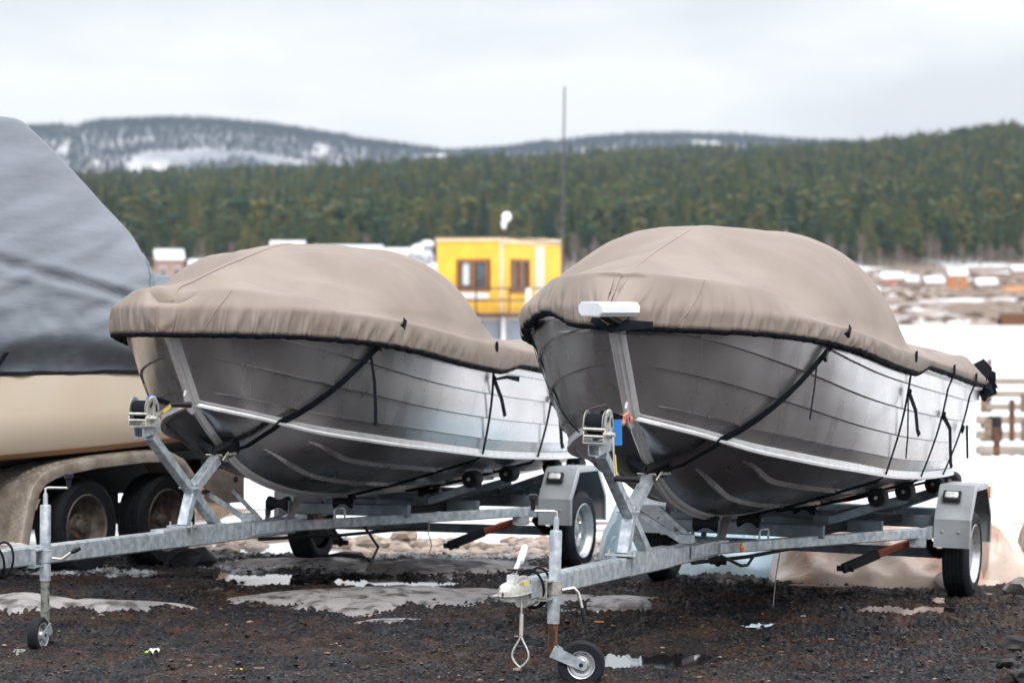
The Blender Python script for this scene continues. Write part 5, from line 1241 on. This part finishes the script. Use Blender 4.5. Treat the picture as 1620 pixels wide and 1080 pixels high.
# ================================================================ STUFF ON THE GROUND BEHIND THE TRAILERS
def heap(name, x0, x1, y0, y1, hfun, matn, label, seed, cat='tarpaulin', nu=90, nv=50):
    rows = []
    for i in range(nu):
        u = i / (nu - 1); r_ = []
        for j in range(nv):
            v = j / (nv - 1); ex = 4 * u * (1 - u); ev = 4 * v * (1 - v)
            x = x0 + (x1 - x0) * u; y = y0 + (y1 - y0) * v
            h = hfun(u, v) * min(1, (ex * 2.2)) ** .6 * min(1, ev * 2.2) ** .6
            fold = abs(mnoise.noise(Vector((x * 3.4 + y * 1.6, y * 1.5, seed)))) * .55 + abs(mnoise.noise(Vector((x * 8.0 - y * 3, y * 4, seed + 4)))) * .22
            wob = mnoise.noise(Vector((x * 1.3, y, seed + 9))) * .12
            r_.append((x + wob * (v - .5), y + wob, -.10 + h * (1 - fold * 1.2) + .09 * (h > .02)))
        rows.append(r_)
    o = M1(matn).grid(rows).build(name, smooth=60); return tag(o, label, cat)
heap('blue_tarpaulin', .58, 2.35, 24.4, 27.2, lambda u, v: .62 * (1 - .55 * u) * (.5 + .5 * math.sin(PI * min(1, v * 1.1))), 'tarp_blue', 'pale blue tarpaulin heaped behind the right trailer', 3)
heap('orange_tarpaulin', 1.62, 3.15, 23.95, 26.0, lambda u, v: (.34 + .16 * math.sin(u * 5)) * (.4 + .6 * math.sin(PI * v)), 'tarp_orange', 'beige and rust-orange tarpaulin crumpled low behind the right trailer wheel', 13)
o = heap('orange_bundle', 2.92, 3.28, 24.0, 25.0, lambda u, v: .34 + .06 * math.sin(u * 6), 'tarp_orange', 'upright orange tarpaulin bundle just right of the right trailer wheel', 21, 'tarpaulin', 40, 30)
heap('beige_bundle', 3.30, 3.75, 24.3, 25.3, lambda u, v: .38 + .08 * math.cos(u * 4), 'pale_stone', 'striped beige bundle at the right edge beside the rocks', 25, 'bundle', 40, 30)
pl = M1('wood').beam((1.16, 24.0, .0), (2.05, 23.45, .0), .12, .035, .004).build('plank'); tag(pl, 'long thin plank lying in front of the blue tarpaulin', 'plank')
pl = M1('wood_grey').beam((-.92, 24.9, .03), (-.30, 25.2, .03), .10, .05, .004).build('plank'); tag(pl, 'short dark board lying on the snow under the left boat', 'plank')

def rock(px, py, d, r_, seed, label, mt='stone', sq=(1.2, 1, .7)):
    p = spot(px, py, d); o = M1(mt).blob((0, 0, 0), r_, seed, 2, sq, .35).build('rock', smooth=30); o.location = (p.x, d, yz(p.x, d) + r_ * .28 if -3.6 < p.x < 3.8 and d < 26.4 else -.06 + r_ * .3); o.rotation_euler = (0, 0, seed); return tag(o, label, 'rock')
rock(1612, 930, 23.6, .09, 1, 'grey rounded rock at the right edge beside the striped bundle')
rock(1606, 1010, 20.2, .075, 2, 'dark clod of earth at the lower right edge', 'gravel_bits')
rock(1594, 1040, 19.1, .05, 3, 'small earthy lump nearest the lower right corner', 'gravel_bits')
rock(1616, 1075, 18.2, .06, 4, 'muddy stone in the lower right corner', 'gravel_bits')
rock(1496, 925, 24.0, .085, 5, 'dark stone tucked behind the right trailer wheel')
rock(1486, 950, 22.9, .03, 6, 'small pale pebble in front of the right trailer wheel', 'pale_stone')
rock(590, 852, 28.5, .10, 7, 'flat pale boulder on the snow under the left trailer', 'pale_stone', (1.6, 1, .55))
rock(640, 845, 29.2, .09, 8, 'brown stone beside the flat boulder under the left trailer', 'pale_stone')
rock(545, 886, 25.9, .10, 9, 'low dark stone beside the far wheel of the left trailer', 'gravel_bits', (1.9, 1, .45))
rock(300, 893, 25.3, .12, 10, 'dark lump behind the rear wheel of the yacht trailer', 'rubber', (1.4, .9, .7))
# beige rubble bank behind the left boat: uncountable
mb = MB(); rr = random.Random(9)
for k in range(1500):
    x = rr.uniform(-3.4, .9); y = rr.uniform(27.0, 29.6)
    if mnoise.noise(Vector((x * .9, y * .6, 3))) < -.05: continue
    s = rr.uniform(.015, .065); mb.use('pale_stone' if rr.random() < .7 else 'gravel_pale'); z = float(terrain(np.array(x), np.array(y))) + .02
    mb.add([(x + a * s * 1.4, y + b_ * s, z + c_ * s * .7) for a, b_, c_ in ico], icf)
ru = mb.build('rubble', smooth=0); tag(ru, 'beige stones and rubble strewn behind the left trailer', 'rubble', kind='stuff')
# litter
mb = M1('plastic_scrap'); rr = random.Random(3); c = spot(243, 1027, 19.6); c.z = yz(c.x, 19.6) + .012; rows = []
for i in range(7): rows.append([(c.x + (i - 3) * .009, 19.6 + (j - 3) * .02, c.z + rr.uniform(0, .028)) for j in range(7)])
mb.grid(rows); mb.use('green_scrap').blob((c.x - .03, 19.56, c.z + .01), .012, 2, 1, (1.4, 1, .7)); tag(mb.build('plastic_wrapper'), 'crumpled clear plastic wrapper with a green corner lying on the mud', 'litter')
for px, py, d, m_, lb in ((375, 1044, 18.9, 'yellow_tape', 'thin yellow sliver of litter on the mud near the bottom'), (410, 1050, 18.7, 'gravel_pale', 'pale flat chip of wood on the mud near the bottom'), (822, 955, 22.2, 'rust', 'small rust-coloured scrap below the coupling head'), (948, 993, 20.8, 'orange_wall', 'orange bark chip on the mud behind the right jockey wheel')):
    p = spot(px, py, d); o = M1(m_).box((0, 0, 0), (.05, .010, .004), Matrix.Rotation(.3, 3, 'X')).build('litter_scrap'); o.location = (p.x, d, yz(p.x, d) + .014); tag(o, lb, 'litter')

# ================================================================ YELLOW CABIN ON A GREY CONTAINER
D0 = 122.0
def P_(px, py, d=D0): return spot(px, py, d)
ang = math.radians(27)
corner = P_(795, 495); gz = -1.0
fu = Vector((-math.cos(ang), math.sin(ang) * 1.0, 0))     # along the front face, leftwards
su = Vector((math.sin(ang), math.cos(ang), 0))            # along the side face, away
def B3(c, a, b_, h): return c + fu * a + su * b_ + Vector((0, 0, h))
cab = thing('site_cabin', 'bright yellow flat-roofed lookout cabin with brown windows on a grey container', 'cabin', loc=corner)
W_, L_, H_ = 2.36, 4.2, 2.34
def face_box(mb, o, du, dv, u0, u1, z0, z1, t0, t1, nrm):
    vs = [o + du * u + Vector((0, 0, z)) + nrm * t_ for t_ in (t0, t1) for u, z in ((u0, z0), (u1, z0), (u1, z1), (u0, z1))]
    mb.add(vs, [(0, 1, 2, 3), (7, 6, 5, 4), (0, 4, 5, 1), (1, 5, 6, 2), (2, 6, 7, 3), (3, 7, 4, 0)]); return mb
def wall_with_hole(name, du, nrm, ln, hole, h0, h1, parent, o=Vector((0, 0, 0)), mt='yellow_paint'):
    u0, u1, z0, z1 = hole; mb = M1(mt)
    for a, b_, c, d in ((0, u0, 0, min(h0, h1)), (u1, ln, 0, min(h0, h1)), (u0, u1, 0, z0), (u0, u1, z1, min(h0, h1))): face_box(mb, o, du, None, a, b_, c, d, -.10, 0, nrm)
    return mb.build(name, parent)
nF = -su; nS = -fu
wall_with_hole('front_wall', fu, nF, W_, (.42, 1.68 - .0, .68, 1.72), H_, H_, cab)
wall_with_hole('side_wall', su, nS, L_, (.55, 1.95, .62, 1.72), H_ - .02, H_ - .02, cab)
mb = M1('yellow_paint'); face_box(mb, fu * W_, su, None, .05, L_, 0, H_ - .03, 0, .10, -fu * -1 * 0 + nS * 1.0); face_box(mb, su * L_, fu, None, .05, W_ - .05, 0, H_ - .05, 0, .1, -su * -1 * 0 + su * -1); mb.build('back_wall', cab)
mb = M1('roof_felt'); rv = [fu * -.05 + su * -.05 + Vector((0, 0, H_ + .06)), fu * (W_ + .05) + su * -.05 + Vector((0, 0, H_ + .06)), fu * (W_ + .05) + su * (L_ + .05) + Vector((0, 0, H_ - .10)), fu * -.05 + su * (L_ + .05) + Vector((0, 0, H_ - .10))]
mb.add([v + Vector((0, 0, z)) for z in (-.02, .03) for v in rv], [(0, 1, 2, 3), (7, 6, 5, 4), (0, 4, 5, 1), (1, 5, 6, 2), (2, 6, 7, 3), (3, 7, 4, 0)]); mb.build('roof', cab)
mb = M1('cream_trim'); face_box(mb, fu * -.03, fu, None, 0, W_ + .06, H_ - .06, H_ + .075, 0.002, .05, nF); face_box(mb, su * -.03, su, None, 0, L_ + .06, H_ - .14, H_ + .05, 0.002, .045, nS); face_box(mb, Vector(), fu, None, -.04, .10, 0, H_ - .08, .002, .03, nF); mb.build('fascia', cab)
mb = M1('pale_panel'); face_box(mb, Vector(), su, None, 2.3, 2.95, .1, H_ - .18, .002, .02, nS); mb.build('pale_panel', cab)
def cabin_window(o, du, nrm, u0, u1, z0, z1, sill):
    fr = M1('brown_trim')
    for a, b_, c, d in ((u0, u0 + .10, z0, z1), (u1 - .10, u1, z0, z1), (u0 + .10, u1 - .10, z1 - .09, z1), (u0 + .10, u1 - .10, z0, z0 + .08), ((u0 + u1) / 2 - .06, (u0 + u1) / 2 + .06, z0 + .08, z1 - .09)): face_box(fr, o, du, None, a, b_, c, d, -.08, .03, nrm)
    f = fr.build('window', cab)
    for a, b_ in ((u0 + .10, (u0 + u1) / 2 - .06), ((u0 + u1) / 2 + .06, u1 - .10)):
        face_box(M1('window_glass'), o, du, None, a, b_, z0 + .08, z1 - .09, -.06, -.05, nrm).build('pane', f)
    if sill: face_box(M1('white_paint'), o, du, None, u0 - .0, u1 + .0, z0 - .24, z0 - .05, .002, .05, nrm).build('sill', f)
    return f
w1 = cabin_window(Vector(), fu, nF, .48, 1.62, .70, 1.70, True)
w2 = cabin_window(Vector(), su, nS, .60, 1.90, .64, 1.70, False)
face_box(M1('curtain'), Vector(), fu, None, 1.22, 1.45, .9, 1.6, -.048, -.045, nF).build('curtain', w1)
for u_ in (.72, 1.0, 1.35, 1.62): face_box(M1('brown_trim'), Vector(), su, None, u_, u_ + .1, .72, 1.6, -.049, -.04, nS).build('slat', w2)
# grey corrugated container it stands on
con = thing('container', 'grey corrugated container under the yellow cabin', 'container', loc=Vector((corner.x, corner.y, gz)))
hc = corner.z - gz - .12
def corr(o, du, nrm, ln, parent, nm):
    mb = M1('container_grey'); n = int(ln / .14); rows = []
    for k in range(n * 4 + 1):
        u_ = k * ln / (n * 4); dp = (0, .0, -.035, -.035)[k % 4]; rows.append([o + du * u_ + nrm * dp + Vector((0, 0, .12)), o + du * u_ + nrm * dp + Vector((0, 0, hc - .1))])
    mb.grid([[tuple(p) for p in r_] for r_ in rows]); mb2 = mb.build(nm, parent, smooth=0); return mb2
corr(su * .12 - fu * 0, fu, nF, 2.9, con, 'corrugated_panel'); corr(fu * .12, su, nS, 5.9, con, 'corrugated_panel')
mb = M1('white_paint')
for o_ in (su * .05, fu * .9 + su * .05, fu * 2.9 + su * .05, fu * .05 + su * 5.9): mb.beam(o_ + Vector((0, 0, 0)), o_ + Vector((0, 0, hc)), .12, .12, .01, up=(0, 1, 0))
mb.build('corner_post', con)
mb = M1('rail_paint'); a = fu * -.15 + su * -.5; face_box(mb, a, fu, None, 0, 3.4, hc - .02, hc + .10, 0, -.5, nF); face_box(mb, fu * -.45, su, None, -.5, 5.9, hc - .02, hc + .10, 0, -.45, nS); mb.build('deck_beam', con)
face_box(M1('orange_wall'), su * .05, fu, None, .95, 1.55, .9, hc - .35, .002, .03, nF).build('door', con)
face_box(M1('white_paint'), fu * .05, su, None, .6, 2.8, .25, .6, .1, .5, nS).build('bench_top', con)
# railing of the walkway
rl = thing('railing', 'dark brown pipe railing along the walkway in front of the yellow cabin', 'railing', loc=corner)
r0 = fu * 3.0 + su * -.5; r1 = fu * -.5 + su * -.5; r2 = fu * -.5 + su * 5.0
for z in (.78, .40): M1('rail_paint').rod([r0 + Vector((0, 0, z)), r1 + Vector((0, 0, z)), r2 + Vector((0, 0, z))], .033, 6).build('rail', rl)
for p in (r0, r0.lerp(r1, .33), r0.lerp(r1, .66), r1, r1.lerp(r2, .25), r1.lerp(r2, .5), r1.lerp(r2, .75), r2): M1('rail_paint').rod([p + Vector((0, 0, -.02)), p + Vector((0, 0, .80))], .033, 6).build('post', rl)
# white pole
for px, y0, y1, lb in ((836, 456, 552, 'white pole standing in front of the container between the boats'),):
    p = P_(px, y0, 119); o = M1('white_paint').rod([(0, 0, 0), (0, 0, p.z + 1.0)], .085, 10); mp = o.build('pole'); mp.location = (p.x, 119, -1.0); tag(mp, lb, 'pole')
# white ball-shaped floodlight on its bracket
p = corner + fu * .15 + su * .4 + Vector((0, 0, H_ + .02))
fl_ = thing('floodlight', 'round white floodlight on a short mast above the yellow cabin roof', 'lamp', loc=p)
M1('rail_paint').rod([(0, 0, 0), (0, 0, .42)], .035, 8).build('mast', fl_)
M1('white_paint').rod([(0, 0, .32), (-.02, 0, .48), (.08, 0, .66)], [.07, .09, .12], 12).build('neck', fl_)
M1('white_paint').blob((.08, -.03, .70), .16, 1, 3, (1, .8, 1.05), 0).build('lamp_head', fl_)
# whip antenna mast
p = spot(890, 397, 118); ms = thing('antenna_mast', 'tall thin grey whip antenna mast rising above the forest beside the cabin', 'mast', loc=(p.x, 118, -1.0))
zt2 = spot(893, 137, 118).z + 1
M1('mast_grey').rod([(0, 0, 0), (0, 0, 5.0)], .045, 8).build('base_tube', ms); M1('mast_grey').rod([(0, 0, 5.0), (.03, 0, 7.2), (.06, 0, zt2)], [.035, .03, .025], 7).build('whip', ms)

# ================================================================ HOUSES, DOCKS, SHEDS ON THE FAR BANK
def house(name, px0, px1, ybase, yeave, yridge, d, wall, roof, label, yaw=0.2, wins=2, cat='house'):
    a = spot(px0, ybase, d); b_ = spot(px1, ybase, d); w = b_.x - a.x; e = spot(px0, yeave, d).z - a.z; rg = spot(px0, yridge, d).z - a.z; dep = w * .8
    cx = (a.x + b_.x) / 2; zg = min(a.z, zt(cx, d)); e += a.z - zg; rg += a.z - zg
    t = thing(name, label, cat, loc=(cx, d, zg)); t.rotation_euler = (0, 0, yaw)
    mb = M1(wall).box((0, 0, e / 2 - .2), (w, dep, e + .4)); mb.add([(-w / 2, -dep / 2, e), (-w / 2, dep / 2, e), (-w / 2, 0, rg), (w / 2, -dep / 2, e), (w / 2, dep / 2, e), (w / 2, 0, rg)], [(0, 1, 2), (5, 4, 3)]); mb.build('wall', t, smooth=0)
    mb = M1(roof); o_ = .06 * w
    for s in (1, -1): mb.add([(-w / 2 - o_, s * (dep / 2 + o_), e - .1), (w / 2 + o_, s * (dep / 2 + o_), e - .1), (w / 2 + o_, 0, rg + .1), (-w / 2 - o_, 0, rg + .1), (-w / 2 - o_, s * (dep / 2 + o_), e + .12), (w / 2 + o_, s * (dep / 2 + o_), e + .12), (w / 2 + o_, 0, rg + .34), (-w / 2 - o_, 0, rg + .34)], [(0, 1, 2, 3), (7, 6, 5, 4), (0, 4, 5, 1), (1, 5, 6, 2), (3, 2, 6, 7), (0, 3, 7, 4)])
    mb.build('roof', t, smooth=0)
    for k in range(wins):
        x = -w / 2 + w * (k + .5) / wins; f = M1('white_paint').box((x, -dep / 2 - .02, e * .55), (w * .18, .06, e * .42)).build('window', t); M1('window_glass').box((x, -dep / 2 - .055, e * .55), (w * .14, .02, e * .34)).build('pane', f)
    return t
house('house', 246, 288, 437, 411, 398, 560, 'pink_wall', 'snow', 'pinkish house with a snow-covered roof beside the grey cover')
house('long_building', 500, 600, 425, 404, 391, 640, 'pink_wall', 'snow', 'long low building with a snowy roof above the left boat cover', .05, 5, 'building')
house('house', 612, 650, 426, 404, 396, 560, 'brick_red', 'snow', 'red-orange house left of the snow heap and the cabin', -.1)
house('house', 590, 611, 424, 404, 397, 600, 'yellow_paint', 'snow', 'small yellow house between the long building and the red house', 0, 1)
house('house', 430, 480, 410, 392, 384, 700, 'pink_wall', 'snow', 'pale house just peeping over the top of the left boat cover', .1)
house('house', 1500, 1528, 462, 436, 429, 470, 'orange_wall', 'snow', 'small orange house at the forest foot right of the right boat', .1, 1)
house('shed', 1592, 1640, 476, 463, 458, 430, 'orange_wall', 'orange_wall', 'long orange-roofed shed at the right edge below the forest', 0, 2, 'shed')
house('shed', 1584, 1650, 566, 530, 505, 215, 'red_brown_paint', 'rust', 'rust-red shed with a steep roof at the right edge above the ice', .15, 2, 'shed')
house('shed', 1440, 1500, 552, 536, 530, 222, 'pink_wall', 'snow', 'low brown shed with snow on its roof behind the stern of the right boat', .1, 2, 'shed')
for i, (x0, x1, yb, ye, yr, dd, wl, rf, lb) in enumerate(((1395, 1425, 452, 440, 434, 560, 'brick_red', 'snow', 'small red house with a snowy roof just right of the right cover'), (1432, 1452, 455, 445, 440, 540, 'wood_grey', 'snow', 'small grey hut second from the right cover on the bank'),
    (1462, 1490, 458, 447, 441, 520, 'pink_wall', 'snow', 'low pinkish house left of the orange house'), (1545, 1575, 462, 450, 444, 500, 'wood', 'snow', 'dark timber house between the orange house and the orange-roofed shed'), (1402, 1440, 488, 476, 470, 400, 'wood', 'snow', 'brown shed half way down the snowy bank'),
    (1500, 1535, 505, 494, 488, 330, 'wood_grey', 'snow', 'grey boat shed in the middle of the snowy bank'), (1448, 1472, 520, 511, 506, 280, 'rust', 'snow', 'small rusty hut low on the bank'), (1560, 1590, 530, 519, 514, 250, 'brown_trim', 'snow', 'brown shed left of the rust-red shed'),
    (1600, 1625, 440, 428, 422, 620, 'pink_wall', 'snow', 'pale house under the trees at the right edge'), (300, 330, 432, 420, 414, 560, 'wood_grey', 'snow', 'grey hut behind the pale covered boat'))):
    house('house' if 'house' in lb else 'shed', x0, x1, yb, ye, yr, dd, wl, rf, lb, .1 * (i % 3), 2, 'house' if 'house' in lb else 'shed')
# snow heaps left of the cabin
for i, (px, py, w, h) in enumerate(((668, 402, 34, 18), (660, 425, 40, 14), (676, 388, 18, 8))):
    p = spot(px, py, 300); o = M1('snow').blob((0, 0, 0), 1, i, 2, (w / 20.2 * .6, 1.5, h / 20.2 * .9), .2).build('snow_heap'); o.location = p; tag(o, ['upper rounded snow heap left of the yellow cabin', 'lower snow heap left of the yellow cabin', 'small snow cap on top of the heaps left of the cabin'][i], 'snow heap')
p = spot(668, 440, 300); o = M1('snow').blob((0, 0, 0), 1, 8, 2, (2.1, 2.5, 1.6), .15).build('snow_heap'); o.location = (p.x, 301, p.z); tag(o, 'broad snowbank under the heaps left of the yellow cabin', 'snow heap')
for px, d, h, lb in ((417, 520, 5.5, 'slim pale post above the left boat cover'), (1243, 900, 9, 'tall pale trunk at the forest edge above the right boat cover')):
    p = spot(px, 430, d); o = M1('birch_bark').rod([(0, 0, 0), (0, 0, h)], [.26, .18], 8).build('post'); z = zt(p.x, d); o.location = (p.x, d, z); tag(o, lb, 'post')
# docks at the right
def dock(px0, px1, py, d, n, label, cat='dock'):
    a = spot(px0, py, d); b_ = spot(px1, py, d); t = thing('wooden_dock', label, cat, loc=(a.x, d, a.z)); ln = b_.x - a.x
    for k in range(n):
        z = -k * .26; M1('wood_grey').box((ln / 2, k * .02, z), (ln, .30, .13)).build('board', t); M1('snow').box((ln / 2 + .05 * k, 0, z + .095), (ln * .96, .26, .06)).build('snow_strip', t)
    for x in (.15, ln * .5, ln - .15): M1('wood').box((x, .25, -n * .13), (.10, .10, n * .26 + .9)).build('upright', t)
    return t
dock(1556, 1700, 603, 78, 4, 'slatted grey timber dock with snow on its boards at the right edge')
dock(1545, 1700, 664, 66, 3, 'lower timber landing stage with snow at the right edge')
dock(1550, 1700, 712, 56, 2, 'lowest snowy timber beam above the snow at the right edge')
b_ = spot(1556, 680, 66); bx_ = M1('void_black').lathe([(0, -.28), (.12, -.28), (.14, 0), (.12, .28), (0, .28)], (0, 0, 0), (0, 0, 1), 16).build('barrel'); bx_.location = (b_.x, 64.5, b_.z); tag(bx_, 'dark barrel beside the stern of the right boat', 'barrel')
for px, y0, y1, d, lb in ((1577, 676, 742, 52, 'rusty steel pile standing in the snow, the nearer of two'), (1601, 632, 692, 60, 'rusty steel pile at the landing stage, the farther of two')):
    a = spot(px, y1, d); b2 = spot(px, y0, d); o = M1('rust').rod([(0, 0, -.4), (0, 0, b2.z - a.z)], .045, 8).build('steel_pile'); o.location = (a.x, d, a.z); tag(o, lb, 'pile')
# boulders and brush on the far bank: scattered, uncountable
mb = MB(); rr = random.Random(21)
for k in range(1300):
    d = rr.uniform(205, 700); x = rr.uniform(-.02, .16) * d; s = rr.uniform(.12, .5) * (d / 300) ** .3; z = zt(x, d); mb.use('pale_stone' if rr.random() < .4 else 'bark')
    mb.add([(x + a * s * 1.7, d + b2 * s, z + c_ * s * .8) for a, b2, c_ in ico], icf)
o = mb.build('bank_scrub', smooth=0); tag(o, 'brown scrub, boulders and snow lumps scattered over the far bank', 'scrub', kind='stuff')
